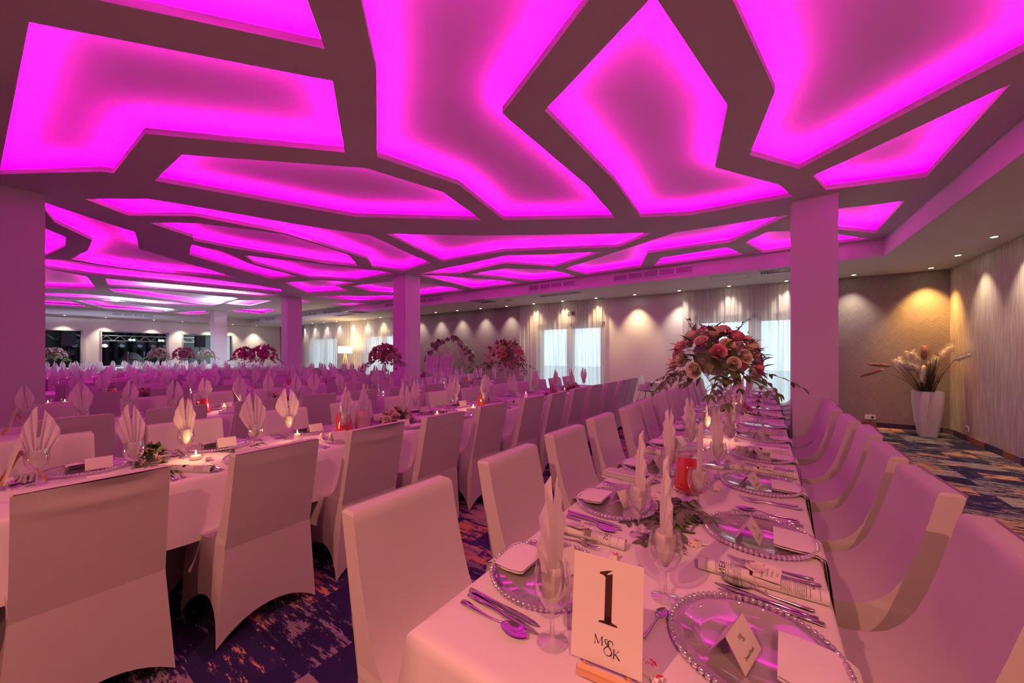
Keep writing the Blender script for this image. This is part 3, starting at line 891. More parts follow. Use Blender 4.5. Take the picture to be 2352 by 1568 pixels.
# ------------------------------------------------------------------ text and ribbons
def text_mesh(body, size, align='CENTER'):
    cu = bpy.data.curves.new('txt', 'FONT'); cu.body = body; cu.size = size; cu.align_x = align; cu.align_y = 'CENTER'; cu.resolution_u = 2
    tmp = bpy.data.objects.new('tmp', cu); COL.objects.link(tmp)
    me = bpy.data.meshes.new_from_object(tmp.evaluated_get(bpy.context.evaluated_depsgraph_get()))
    bpy.data.objects.remove(tmp)
    vs = [tuple(v.co) for v in me.vertices]; fs = [tuple(p.vertices) for p in me.polygons]
    bpy.data.meshes.remove(me)
    return vs, fs
def ribbon(b, pts, w, mat=0, M=None, z=0.0):        # flat stroke in the xy plane, pts (x,y[,width])
    vs = []; n = len(pts)
    for i, p in enumerate(pts):
        a = Vector(pts[max(i - 1, 0)][:2]); c = Vector(pts[min(i + 1, n - 1)][:2]); d = (c - a).normalized(); nn = Vector((-d.y, d.x))
        ww = (p[2] if len(p) > 2 else w) / 2
        vs += [(p[0] + nn.x * ww, p[1] + nn.y * ww, z), (p[0] - nn.x * ww, p[1] - nn.y * ww, z)]
    b.add(vs, [(2 * i, 2 * i + 1, 2 * i + 3, 2 * i + 2) for i in range(n - 1)], mat, False, M)
def monogram(b, s, M, mat=0):                        # serif M, swash ampersand, serif K
    def S(pts, w): ribbon(b, [(x * s, y * s) + ((q[0] * s,) if q else ()) for x, y, *q in pts], w * s, mat, M)
    S([(-.95, -.0), (-.95, .62)], .03); S([(-.95, .62), (-.68, .05)], .075); S([(-.68, .05), (-.42, .62)], .03); S([(-.42, .62), (-.40, 0)], .075)
    for x in (-.95, -.40): S([(x - .09, 0), (x + .09, 0)], .025)
    for x in (-.98, -.40): S([(x - .07, .62), (x + .08, .62)], .025)
    S([(.50, -.62), (.50, 0)], .075); S([(.52, -.36), (.86, 0)], .03); S([(.60, -.30), (.92, -.62)], .085)
    for x, y in ((.50, 0), (.50, -.62), (.90, -.62), (.84, 0)): S([(x - .09, y), (x + .09, y)], .025)
    p = [(.34, .18), (.42, .34), (.34, .48), (.18, .50), (.04, .40), (.02, .26), (.12, .12), (.26, -.06), (.34, -.26), (.30, -.46), (.14, -.58), (-.08, -.56), (-.24, -.42), (-.26, -.22), (-.14, -.06), (.02, .06), (.10, .22), (.06, .42), (-.08, .54), (-.20, .46), (-.18, .30), (-.02, .16), (.16, -.02), (.30, -.24)]
    q = []
    for i in range(len(p) - 1):
        for t in (0, .5): q.append((p[i][0] * (1 - t) + p[i + 1][0] * t, p[i][1] * (1 - t) + p[i + 1][1] * t, .025 + .05 * abs(math.sin(i * .55))))
    S(q, .04)
    S([(.26, -.06), (.38, -.40), (.30, -.66), (.52, -.80)], .025)

# ------------------------------------------------------------------ flowers
def rose_mesh(mat, seed, r=.04):
    rr = random.Random(seed); b = MB()
    b.ball((0, 0, r * .6), r * .2, 0, 5, sz=2.3)
    for ring, (n, rad, h, op) in enumerate([(3, .24, 1.12, .0), (4, .40, 1.10, .03), (5, .56, 1.04, .07), (6, .74, .94, .16), (6, .90, .82, .28), (6, 1.04, .66, .48)]):
        for k in range(n):
            a0 = 2 * math.pi * k / n + ring * .7 + rr.uniform(-.1, .1); wd = 2 * math.pi / n * .72
            def pet(u, v, a0=a0, wd=wd, rad=rad, h=h, op=op):
                s = (u - .5) * 2; a = a0 + s * wd * (.35 + .65 * math.sin(math.pi * min(1, v * .62 + .12)))
                rr_ = r * rad * (.30 + .70 * math.sin(v * math.pi / 2)) + r * op * .40 * v ** 3
                z = r * (h * v + .12 * math.cos(s * 1.4) * v - op * .25 * v ** 4)
                return (rr_ * math.cos(a), rr_ * math.sin(a), z)
            b.grid(pet, 4, 4)
    return b.mesh('rose', mat)
ROSES = [[rose_mesh(m, k + 10 * j) for j in range(2)] for k, m in enumerate(M_ROSE)]
def leaf(b, p, d, up, L_, w, mat=0, fold=.25, droop=.25):
    d = Vector(d).normalized(); s = d.cross(Vector(up))
    s = s.normalized() if s.length > 1e-3 else Vector((1, 0, 0)); n = s.cross(d).normalized(); p = Vector(p); vs = []
    prof = [(0, .02), (.2, .7), (.45, 1), (.75, .62), (1, .02)]
    for t, k in prof:
        c = p + d * L_ * t - n * droop * L_ * t * t
        vs += [c + s * w * k + n * w * k * fold, c, c - s * w * k + n * w * k * fold]
    b.add(vs, [f for i in range(4) for f in ((3 * i, 3 * i + 1, 3 * i + 4, 3 * i + 3), (3 * i + 1, 3 * i + 2, 3 * i + 5, 3 * i + 4))], mat, True)
def sprig(b, p0, d, L_, n, lw, ll, rr, sag=.5, mat=0):
    """a trailing stem with paired leaves"""
    p = Vector(p0); d = Vector(d).normalized(); pts = [p.copy()]
    for i in range(n):
        d = (d + Vector((rr.uniform(-.15, .15), rr.uniform(-.15, .15), -sag / n))).normalized()
        p = p + d * (L_ / n); pts.append(p.copy())
        s = d.cross(Vector((0, 0, 1))); s = s.normalized() if s.length > 1e-3 else Vector((1, 0, 0))
        for sg in (-1, 1):
            if rr.random() < .9: leaf(b, p, d * .7 + s * sg + Vector((0, 0, rr.uniform(-.4, .2))), (rr.uniform(-.4, .4), rr.uniform(-.4, .4), 1), ll * rr.uniform(.7, 1.1), lw * rr.uniform(.8, 1.1), mat)
    leaf(b, p, d, (0, 0, 1), ll, lw, mat)
    b.tube(pts, .0013, 4, 2)
def bouquet(name, loc, rw, rh, n, pal, seed, lab, group, trail, low=False, cat='bouquet'):
    rr = random.Random(seed)
    root = link(name, None, loc=loc, label=lab, cat=cat, group=group)
    fo = MB(); br = MB()
    k = 0; ga = math.pi * (3 - math.sqrt(5))
    zmin = -.10 if not low else .02
    for i in range(n):
        t = (i + .5) / n; zz = 1 - t * (1 - zmin)
        rad = math.sqrt(max(0, 1 - zz * zz)); a = i * ga + rr.uniform(-.3, .3)
        d = Vector((rad * math.cos(a) * rw, rad * math.sin(a) * rw, zz * rh))
        nrm = Vector((d.x / rw ** 2, d.y / rw ** 2, d.z / rh ** 2)).normalized()
        c = rr.choice(pal); sc = rr.uniform(.78, 1.2) * (1 if not low else .95)
        me = ROSES[c][rr.randint(0, 1)]; sc *= min(1, rw / .11)
        q = nrm.to_track_quat('Z', 'Y').to_matrix().to_4x4()
        link('rose', me, root, mat4=Matrix.Translation(d * .86) @ q @ Matrix.Scale(sc, 4))
    nl = 190 if not low else 60
    for i in range(nl):
        zz = rr.uniform(-.35 if not low else 0, 1); a = rr.uniform(0, 6.28); rad = math.sqrt(max(0, 1 - zz * zz))
        d = Vector((rad * math.cos(a) * rw, rad * math.sin(a) * rw, zz * rh)) * rr.uniform(.75, 1.0)
        dn = (d.normalized() + Vector((rr.uniform(-.6, .6), rr.uniform(-.6, .6), rr.uniform(-.7, .3)))).normalized()
        leaf(fo, d, dn, (0, 0, 1), rr.uniform(.05, .085) * (1 if not low else .8), rr.uniform(.014, .024), rr.choice([0, 0, 1]))
    for i in range(150 if not low else 60):
        zz = rr.uniform(-.1, 1); a = rr.uniform(0, 6.28); rad = math.sqrt(max(0, 1 - zz * zz))
        d = Vector((rad * math.cos(a) * rw, rad * math.sin(a) * rw, zz * rh)) * rr.uniform(1.0, 1.14)
        if low and d.z < .01: continue
        s = rr.uniform(.003, .0055)
        br.add([d + Vector(v) * s for v in ((1, 0, 0), (-1, 0, 0), (0, 1, 0), (0, -1, 0), (0, 0, 1), (0, 0, -1))],
               [(0, 2, 4), (2, 1, 4), (1, 3, 4), (3, 0, 4), (2, 0, 5), (1, 2, 5), (3, 1, 5), (0, 3, 5)], 0, True)
    core = MB(); core.ball((0, 0, rh * .25 if not low else rh * .32), rw * .5, 0, 6, sz=rh / rw * (.9 if not low else .5)); core.obj('flower_foam', M_LEAF, root)
    fo.obj('foliage', [M_LEAF, M_LEAF2], root, kind='stuff'); br.obj('small_blossoms', M_BREATH, root, kind='stuff')
    for i in range(trail):
        s = MB(); a = 2 * math.pi * i / max(1, trail) + rr.uniform(-.4, .4)
        st = (math.cos(a) * rw * .7, math.sin(a) * rw * .7, -.02 if not low else .02)
        sprig(s, st, (math.cos(a), math.sin(a), rr.uniform(-.35, .15) if not low else .05), rr.uniform(.16, .30) if not low else .12, 5 if not low else 3, .012, .055, rr, .7 if not low else .05)
        s.obj('trailing_sprig', [M_LEAF, M_LEAF2, M_STEM], root)
    if not low:
        for i in range(5):
            s = MB(); a = rr.uniform(0, 6.28)
            sprig(s, (math.cos(a) * rw * .4, math.sin(a) * rw * .4, rh * .75), (math.cos(a) * .6, math.sin(a) * .6, 1), rr.uniform(.07, .12), 4, .006, .025, rr, .1)
            s.obj('upright_sprig', [M_LEAF, M_LEAF2, M_STEM], root)
    return root
# tall flared vase
v = MB(); v.lathe([(.0001, .004), (.085, .004), (.088, .010), (.03, .018), (.010, .035), (.0085, .12), (.0095, .32), (.013, .42), (.020, .46), (.040, .50), (.085, .56)], 20)
T['tall_vase'] = (v.mesh('tall_vase', thin_glass('vase_glass', (.97, .98, 1), .22, .03)), [])
def tall(px, tab, pal, seed, lab, Y=None, rw=.25, n=30, trail=10):
    X = (TX[tab][0] + TX[tab][1]) / 2; Y = y_on_x(px, X) if Y is None else Y
    if px and Y is not None: X = x_on_y(px, Y)
    place('tall_vase', 'tall_vase', (X, Y, .751), 0, 'clear flared vase holding ' + lab, 'vase', 'tall glass vases')
    bouquet('bouquet', (X, Y, .751 + .565), rw, rw * .98, n, pal, seed, lab, 'tall bouquets', trail)
    return X, Y
# ------------------------------------------------------------------ table ware templates
def plate_tpl(beads, seg):
    b = MB(); b.lathe([(.0001, .006), (.095, .006), (.105, .008), (.140, .014), (.158, .018), (.160, .015), (.10, .002), (.0001, .001)], seg)
    bd = MB(); r0 = .1635; s = math.pi * r0 / beads * .95
    for k in range(beads):
        a = 2 * math.pi * k / beads; bd.ball((r0 * math.cos(a), r0 * math.sin(a), .016), s, 0, 4)
    return (b.mesh('charger_plate', M_PLATE), [('beaded_rim', bd.mesh('beaded_rim', M_BEAD), None, 'silvery beaded rim', 'stuff')])
T['plate'] = plate_tpl(70, 48)
T['farplate'] = plate_tpl(40, 20)
def glass_tpl(seg):
    b = MB(); b.lathe([(.036, .001), (.034, .003), (.012, .006), (.0045, .012), (.004, .04), (.0045, .068), (.012, .074), (.028, .086), (.038, .104), (.0425, .126), (.041, .150), (.036, .178)], seg)
    return b.mesh('wine_glass', M_GLASS)
T['glass'] = (glass_tpl(28), []); T['farglass'] = (glass_tpl(12), [])
def fan_mesh(seed, spread, hgt):
    """paper napkin fan: pleats gathered at the foot, opened towards two peaks with a slit between"""
    rr = random.Random(seed); b = MB(); tw = rr.uniform(-.05, .05)
    out = [(0, .09, .72), (.125, .17, 1.0), (.25, .38, .93), (.375, .60, .83), (.5, .80, .72), (.625, .95, .63), (.75, 1.0, .54), (.875, .88, .45), (1, .62, .34)]
    for half in (-1, 1):
        NU, NV = 8, 10
        jh = 1 + rr.uniform(-.05, .03)
        def fn(u, v, half=half, jh=jh):
            for (u0, x0, z0), (u1, x1, z1) in zip(out, out[1:]):
                if u <= u1 + 1e-9: break
            t = (u - u0) / (u1 - u0)
            ex = (x0 + (x1 - x0) * t) * spread * half; ez = (z0 + (z1 - z0) * t) * hgt * jh
            sc = 1
            q = v; wst = .45 + .55 * min(1, q / .40)
            zig = (.003 + .0045 * math.sin(q * 2.6)) * math.cos(u * NU * math.pi)
            return (ex * q * wst * sc + half * .0015 + tw * q * q * .3, zig + .012 * half * q * q * tw * 8, ez * q * sc)
        b.grid(fn, NU, NV, smooth=False)
    # rolled foot of the napkin inside the bowl
    b.lathe([(.006, 0), (.018, .018), (.026, .045), (.027, .075), (.024, .09)], 10, 0, (0, 0, .004), False)
    return b.mesh('napkin_fan', M_NAPKIN)
T['fan0'] = (fan_mesh(1, .078, .300), []); T['fan1'] = (fan_mesh(2, .064, .300), []); T['fan2'] = (fan_mesh(3, .054, .300), []); T['fan3'] = (fan_mesh(4, .045, .305), [])
def band(b, prof, mat=0):
    """flat shape along x: prof rows (x, half width, z centre, thickness)"""
    vs = []
    for x, w, z, t in prof: vs += [(x, -w, z), (x, 0, z - t * .6), (x, w, z), (x, 0, z + t)]
    n = len(prof)
    fs = [(4 * i + k, 4 * i + (k + 1) % 4, 4 * i + 4 + (k + 1) % 4, 4 * i + 4 + k) for i in range(n - 1) for k in range(4)]
    fs += [(3, 2, 1, 0), tuple(4 * (n - 1) + k for k in range(4))]
    b.add(vs, fs, mat, True)
HANDLE = [(.105, .0085, .006, .003), (.102, .0098, .006, .0035), (.07, .0082, .005, .004), (.03, .0050, .004, .003), (.0, .0034, .006, .0025), (-.02, .0034, .009, .0025)]
b = MB(); band(b, [(.11, .007, .005, .004), (.108, .0095, .005, .0048), (.06, .0088, .005, .005), (.0, .0075, .005, .005), (-.015, .0095, .004, .002), (-.06, .0105, .004, .0012), (-.095, .0080, .004, .001), (-.115, .002, .004, .0006)]); T['knife'] = (b.mesh('knife', M_STEEL), [])
b = MB(); band(b, HANDLE + [(-.032, .0045, .011, .002)])
def bowl(u, v):
    s = (u - .5) * 2; t = v; w = .0205 * math.sin(math.pi * min(1, t * .93 + .07)) ** .65; x = -.03 - .072 * t
    return (x, s * w, .011 - .007 * (1 - s * s) * math.sin(math.pi * t) - .002 * t)
b.grid(bowl, 8, 10); b.grid(lambda u, v: tuple(c - (0, 0, .001)[i] for i, c in enumerate(bowl(1 - u, v))), 8, 10)
T['spoon'] = (b.mesh('spoon', M_STEEL), [])
b = MB(); band(b, HANDLE + [(-.035, .006, .010, .002), (-.05, .0115, .006, .0018), (-.062, .0118, .004, .0016)])
tn = MB()
for k in range(4):
    y = -.0098 + .0065 * k; tn.tube([(-.060, y, .004), (-.08, y, .004), (-.098, y * .95, .007), (-.108, y * .9, .010)], [.0018, .0016, .0013, .0006], 5)
T['fork'] = (b.mesh('fork', M_STEEL), [('tines', tn.mesh('tines', M_STEEL), None)])
b = MB(); band(b, [(.06, .004, .005, .0025), (.057, .006, .005, .003), (.03, .004, .004, .0025), (-.01, .0025, .006, .002), (-.03, .0028, .008, .0018)])
b.grid(lambda u, v: (-.028 - .045 * v, (u - .5) * 2 * .014 * math.sin(math.pi * min(1, v * .93 + .07)) ** .7, .008 - .006 * (1 - ((u - .5) * 2) ** 2) * math.sin(math.pi * v)), 8, 8)
T['teaspoon'] = (b.mesh('teaspoon', M_STEEL), [])
# place card: little tent, ridge along y, printed face towards +x
def card_tpl(detail):
    b = MB(); h, w, l = .058, .037, .052
    for s in (-1, 1):
        b.add([(0, -l, h), (0, l, h), (s * w, l, 0), (s * w, -l, 0)], [((0, 1, 2, 3) if s < 0 else (3, 2, 1, 0))])
        b.add([(0, -l, h - .0008), (0, l, h - .0008), (s * (w - .0008), l, 0), (s * (w - .0008), -l, 0)], [((3, 2, 1, 0) if s < 0 else (0, 1, 2, 3))])
    parts = []
    if detail:
        p = MB(); sl = math.atan2(h, w)
        M = Matrix.Translation((w / 2 + .0007, 0, h / 2 + .0004)) @ Matrix.Rotation(math.pi / 2, 4, 'Z') @ Matrix.Rotation(sl, 4, 'X')
        monogram(p, .012, M @ Matrix.Translation((0, .010, 0)))
        vs, fs = text_mesh('Dawid Panek' if detail == 1 else 'Anna Wilk', .0095); p.add(vs, fs, 0, False, M @ Matrix.Translation((0, -.019, 0)))
        parts = [('lettering', p.mesh('lettering', M_INK), None)]
    return (b.mesh('place_card', M_CARD), parts)
T['card'] = card_tpl(1); T['farcard'] = card_tpl(0)
# cloth napkin lying on the plate and hanging over the table edge
def napkin_tpl(hang):
    b = MB(); path = [(.045, .026), (.06, .024), (.08, .024), (.10, .0225), (.135, .022), (.158, .018), (.178, .007), (.186, -.02)]
    if hang: path += [(.192, -.08), (.199, -.15), (.204, -.19)]
    else: path = path[:5]
    n = len(path) - 1
    for dz, sg in ((0, 1), (-.007, -1)):
        def fn(u, v, dz=dz, sg=sg):
            k = v * n; i = min(int(k), n - 1); t = k - i
            x = path[i][0] * (1 - t) + path[i + 1][0] * t; z = path[i][1] * (1 - t) + path[i + 1][1] * t
            yy = (u - .5) * 2
            nx = (1 if z < 0 else 0)
            return (x + (-dz * 0 + (dz if nx else 0)), yy * (.072 + .004 * math.sin(v * 7)) + .004 * math.sin(v * 5), z + (0 if nx else dz) + .0015 * math.sin(yy * 3 + v * 6))
        b.grid((lambda u, v, f=fn, s=sg: f(u if s > 0 else 1 - u, v)), 6, n * 2)
    # folded front edges
    m = n * 2
    return b.mesh('cloth_napkin', M_CLOTH)
T['hang'] = (napkin_tpl(True), []); T['flat'] = (napkin_tpl(False), [])
# newspaper roll along x
def roll_tpl(seed, tag, length=.30):
    rr = random.Random(seed); r = .0185; b = MB(); N = 40
    prof = []
    for k in range(N + 1):
        a = k / N * 2 * math.pi * 2.1; q = r - .0022 * (1 - k / N) * 1.6
        prof.append((q * math.cos(a), q * math.sin(a) + r))
    vs = []; fs = []
    for x in (-length / 2, length / 2): vs += [(x, p, q) for p, q in prof]
    fs = [(i, i + 1, N + 2 + i, N + 1 + i) for i in range(N)]
    b.add(vs, fs, 0, True)
    p = MB(); rr2 = r + .0004
    def wrap(vs_, fs_, x0, a0):
        out = [(x0 + y, rr2 * math.cos(a0 - x / rr2), r + rr2 * math.sin(a0 - x / rr2)) for x, y, z in vs_]; p.add(out, fs_, 0, False)
    def arc(x, w, a0, a1, mat=0):
        n = 8; vs_ = []
        for i in range(n + 1):
            a = a0 + (a1 - a0) * i / n
            vs_ += [(x - w / 2, rr2 * math.cos(a), r + rr2 * math.sin(a)), (x + w / 2, rr2 * math.cos(a), r + rr2 * math.sin(a))]
        p.add(vs_, [(2 * i, 2 * i + 1, 2 * i + 3, 2 * i + 2) for i in range(n)], mat, False)
    for x in (-.128, -.104, -.100, -.078, -.072): arc(x, .0007, -.9, 3.6)
    wrap(*text_mesh('NEWS', .022), -.089, 1.9)
    wrap(*text_mesh('SOWINIEC', .006), -.066, 1.6)
    for x0, x1 in ((-.060, -.040), (.050, .072), (.078, .100)):
        x = x0
        while x < x1:
            a = -.6
            while a < 3.2:
                l = rr.uniform(.35, .9); arc(x, .0009, a, a + l, 1); a += l + .12
            x += .0036
    arc(-.020, .034, .1, 1.5, 1); arc(-.012, .018, 1.6, 2.5, 2)
    for x in (.104, .112, .132): arc(x, .0009, -.6, 3.3)
    wrap(*text_mesh('MENU', .009), .119, 1.4)
    parts = [('print', p.mesh('print', [M_INK, pbr('grey_print', (.22, .21, .21), .8), M_INK]), None, None, 'stuff')]
    if tag:
        t = MB(); M = Matrix.Translation((.020, .004, 2 * r + .004)) @ Matrix.Rotation(-.12, 4, 'Z') @ Matrix.Rotation(.25, 4, 'X')
        t.box((0, 0, 0), (.062, .060, .0006), M=M)
        L_ = MB()
        for k, (s, z_) in enumerate((('Podziękowanie', .0085), ('dla Gości', .008), ('z miłością', .0065), ('2024', .0065))):
            vs_, fs_ = text_mesh(s, z_); L_.add(vs_, fs_, 0, False, M @ Matrix.Translation((-.010 + .011 * k, 0, .0006)) @ Matrix.Rotation(-math.pi / 2, 4, 'Z'))
        rb = MB()
        for a in (0, 1, 2, 3):
            c0 = Vector((-.008, .0, 2 * r + .006)); pts = [c0 + Vector((.012 * math.sin(t_ * 6.28) * (1 + .3 * a), .016 * math.cos(t_ * 6.28 + a) , .010 * math.sin(t_ * 3.14))) for t_ in [i / 8 for i in range(9)]]
            vs_ = []
            for q in pts: vs_ += [q + Vector((.003, 0, .002)), q - Vector((.003, 0, .002))]
            rb.add(vs_, [(2 * i, 2 * i + 1, 2 * i + 3, 2 * i + 2) for i in range(8)], 0, True)
        rb.lathe([(r + .0015, -.005), (r + .0015, .005)], 20, 0, (0, 0, 0), True, Matrix.Translation((-.008, 0, r)) @ Matrix.Rotation(math.pi / 2, 4, 'Y'))
        rb.tube([(-.008, -.02, .012), (.004, -.034, .004), (.02, -.032, .003), (.016, -.022, .004)], .0022, 5)
        parts += [('tag', t.mesh('tag', M_CARD), None, 'cream gift tag', None, [('lettering', L_.mesh('lettering', M_INK), None)]), ('ribbon_bow', rb.mesh('ribbon_bow', sheer('organza', (.9, .8, .85), 0, .4)), None, 'pale organza bow')]
    return (b.mesh('newspaper_roll', M_PAPER), parts)
T['roll0'] = roll_tpl(1, True); T['roll1'] = roll_tpl(2, False)
# wrapped sweet
def candy_tpl():
    b = MB(); b.box((0, 0, .011), (.024, .024, .020), rz=.3); rr = random.Random(4)
    for s in (-1, 1):
        vs = [(s * .012, -.010, .008), (s * .012, .010, .010)]; n = 6
        for k in range(n + 1): vs.append((s * (.030 + rr.uniform(-.002, .002)), -.018 + .036 * k / n, .006 + .006 * (k % 2)))
        b.add(vs, [(0, 2 + k, 3 + k) if k < 3 else (1, 2 + k, 3 + k) for k in range(n)] + [(0, 1, 5)], 0, False)
    p = MB(); vs, fs = text_mesh('Raf', .013); p.add(vs, fs, 0, False, Matrix.Translation((-.001, 0, .0216)) @ Matrix.Rotation(.9, 4, 'Z'))
    ribbon(p, [(-.012, -.008, .002), (-.004, -.011, .005), (.008, -.008, .003)], .004, 0, Matrix.Translation((0, 0, .0217)))
    ribbon(p, [(.018, .002, .002), (.022, .008, .008), (.027, .012, .002)], .004, 0, Matrix.Translation((0, 0, .0122)))
    ribbon(p, [(-.026, -.012, .003), (-.021, -.004, .007), (-.024, .004, .002)], .004, 0, Matrix.Translation((0, 0, .0122)))
    return (b.mesh('wrapped_sweet', pbr('sweet_wrapper', (.88, .84, .82), .3)), [('red_print', p.mesh('red_print', M_RED), None)])
T['candy'] = candy_tpl()
# jug with handle
def jug_tpl(juice_mat):
    g = MB(); g.lathe([(.0001, .004), (.060, .004), (.066, .014), (.064, .03), (.055, .09), (.049, .14), (.047, .175), (.049, .205), (.053, .216)], 22)
    pts = [(-.043, 0, .185), (-.075, 0, .195), (-.098, 0, .165), (-.098, 0, .11), (-.085, 0, .07), (-.062, 0, .055)]
    h = MB(); h.tube(pts, .006, 8)
    j = MB(); j.lathe([(.0001, .007), (.057, .007), (.0625, .014), (.061, .03), (.052, .09), (.0462, .138), (.0001, .138)], 22)
    l = MB(); l.lathe([(.046, .213), (.050, .222), (.0001, .226)], 18)
    parts = [('handle', h.mesh('handle', M_GLASS), None)]
    if juice_mat: parts.append(('juice', j.mesh('juice', juice_mat), None, 'juice filling the jug'))
    return (g.mesh('glass_jug', thin_glass('jug_glass', (1, 1, 1), .16)), parts)
T['jug_red'] = jug_tpl(pbr('red_juice', (.80, .015, .008), .15, coat=.6)); T['jug_orange'] = jug_tpl(pbr('orange_juice', (.85, .20, .02), .2, coat=.5))
T['jug_amber'] = jug_tpl(pbr('amber_juice', (.55, .06, .008), .15, coat=.6)); T['jug_clear'] = jug_tpl(pbr('pink_water', (.80, .45, .55), .1, coat=.5))
# votive and candle
def votive_tpl(tallc):
    g = MB(); g.lathe([(.0001, .003), (.034, .003), (.036, .008), (.037, .075)], 18)
    hc = .062 if tallc else .026; rc = .019 if tallc else .024
    w = MB(); w.lathe([(rc, .005), (rc, hc - .002), (rc * .85, hc), (.0001, hc - .003)], 14)
    f = MB(); f.lathe([(.0006, 0), (.0042, .006), (.0038, .012), (.0004, .024)], 8, 0, (0, 0, hc + .004))
    k = MB(); k.tube([(0, 0, hc - .004), (0, 0, hc + .007)], .0009, 5)
    return (g.mesh('votive_glass', M_GLASS), [('candle', w.mesh('candle', M_WAX), None, None, None, [('wick', k.mesh('wick', M_DARK), None), ('flame', f.mesh('flame', M_FLAME), None)])])
T['votive0'] = votive_tpl(False); T['votive1'] = votive_tpl(True)
# low sprig of ruscus lying on the cloth
def sprig_tpl(seed, n):
    rr = random.Random(seed); parts = []
    for i in range(n):
        s = MB(); a = math.pi / 2 + (i % 2) * math.pi + rr.uniform(-.8, .8)
        sprig(s, (rr.uniform(-.02, .02), rr.uniform(-.30, .30) * (1 if n > 6 else .3), .018), (math.cos(a), math.sin(a), rr.uniform(.05, .3)), rr.uniform(.12, .22), 6, .0125, .052, rr, .3)
        s.v = [(x, y, max(z, .003)) for x, y, z in s.v]
        parts.append(('stem_with_leaves', s.mesh('stem_with_leaves', [M_LEAF, M_LEAF2, M_STEM]), None))
    return (None, parts)
for k in range(3): T['sprig%d' % k] = sprig_tpl(40 + k, 19 if k == 0 else 5)

# ------------------------------------------------------------------ lay the tables
ZT = .751
def lay(tab, Y, s, i, detail):
    """one place setting; local x points to the sitter, s=+1 sits on the plant side"""
    X0, X1 = TX[tab]; cx = (X0 + X1) / 2 + s * .25
    rot = 0 if s > 0 else math.pi
    where = '%s from near end, %s side of %s' % (ORD[i], side_name(s), TAB[tab])
    grp = ' on the %s side of the %s' % (side_name(s), TAB[tab])
    def at(lx, ly, lz=0.0): return (cx + s * lx, Y + s * ly, ZT + lz)
    gx, gy = (-.19, .08) if s > 0 else (-.144, .19)
    jx, jy = R.uniform(-.015, .015), R.uniform(-.02, .02)
    place('glass' if detail >= 1 else 'farglass', 'wine_glass', at(gx + jx, gy + jy), 0, 'stemmed wine glass, ' + where, 'wine glass', 'wine glasses' + grp)
    fan = R.choice(['fan0', 'fan1', 'fan1', 'fan2']) if tab else R.choice(['fan1', 'fan2', 'fan3', 'fan1'])
    place(fan, 'napkin_fan', at(gx + jx, gy + jy, .082), math.pi / 2 + R.uniform(-.4, .4) + (0 if tab else R.uniform(.1, .4)), 'paper napkin fan, ' + where, 'napkin', 'napkin fans' + grp, tilt=(R.uniform(-.03, .03), R.uniform(-.03, .03)))
    place('plate' if detail >= 1 else 'farplate', 'charger_plate', at(0, 0), R.uniform(0, 6), 'clear beaded plate, ' + where, 'plate', 'charger plates' + grp)
    if detail >= 1 or tab < 4:
        place('card' if detail >= 2 else 'farcard', 'place_card', at(R.uniform(-.04, -.02), R.uniform(-.05, -.03), .007), rot - .24 + R.uniform(-.15, .15), 'white place card, ' + where, 'place card', 'place cards' + grp)
    if detail >= 1:
        place('hang' if (tab == 0 and R.random() < .85) else 'flat', 'cloth_napkin', at(.0 + (0 if s > 0 else -.0), -.01, 0), rot + R.uniform(-.05, .05), 'folded cloth napkin, ' + where, 'napkin', 'cloth napkins' + grp)
        for nm, lx, ly, a in (('knife', .03, .185, -.05), ('knife', .02, .205, -.06), ('spoon', .02, .235, -.07)):
            place(nm, nm, at(lx, ly), rot + a + R.uniform(-.04, .04), '%s steel %s, %s' % ('outer' if lx == .03 else 'inner', nm, where), nm, nm.replace('knife', 'knive') + 's' + grp)
        for k, (lx, ly, a) in enumerate(((.03, -.215, .05), (.045, -.245, .08))):
            place('fork', 'fork', at(lx, ly), rot + a + R.uniform(-.04, .04), ('outer' if k else 'inner') + ' steel fork, ' + where, 'fork', 'forks' + grp)
    if detail >= 2:
        place('teaspoon', 'teaspoon', at(-.195, -.05, 0), rot - math.pi / 2 - .15, 'small dessert spoon, ' + where, 'spoon', 'dessert spoons' + grp)
    if detail >= 1:
        place('candy', 'wrapped_sweet', at(-.17 if s > 0 else -.13, -.19), R.uniform(0, 6), 'red-printed wrapped sweet, ' + where, 'sweet', 'wrapped sweets' + grp)
Y1 = [.96 + .602 * i for i in range(12)]
for i, y in enumerate(Y1):
    lay(0, y, 1, i, 2 if i < 6 else 1); lay(0, y - (.02 if i else .02), -1, i, 2 if i < 6 else 1)
for i in range(12):
    y = -.27 + .6 * i
    lay(1, y + .04, 1, i, 1); lay(1, y, -1, i, 1)
for tab in range(2, 10):
    n = int((TY[tab][1] - TY[tab][0] - .3) / .6)
    for i in range(n):
        y = TY[tab][0] + .37 + .6 * i
        for s in (1, -1): lay(tab, y, s, i, 0)
def roll(tpl, x, y, rz, lab, z=ZT + .001): place(tpl, 'newspaper_roll', (x, y, z), rz, lab, 'newspaper', 'rolled newspapers')
X0 = -.018
for k, g in enumerate([1.235, 2.38, 2.86, 3.52, 4.62, 5.80, 6.45]):
    roll('roll0' if k in (0, 1, 3, 5) else 'roll1', X0, g, .02 * (-1) ** k, 'rolled newspaper tied with a bow, %s from near end, plant side of front table' % ORD[k])
for k, g in enumerate([1.20, 2.45, 3.6, 4.8]):
    roll('roll1' if k else 'roll0', -.53, g, math.pi + .03, 'rolled newspaper, %s from near end, stage side of front table' % ORD[k])
for k, g in enumerate([.64, 1.86, 3.1, 4.3]):
    roll('roll1', -2.60, g - .0, .5 if k == 0 else .1, 'rolled newspaper, %s from near end, plant side of second table row' % ORD[k])
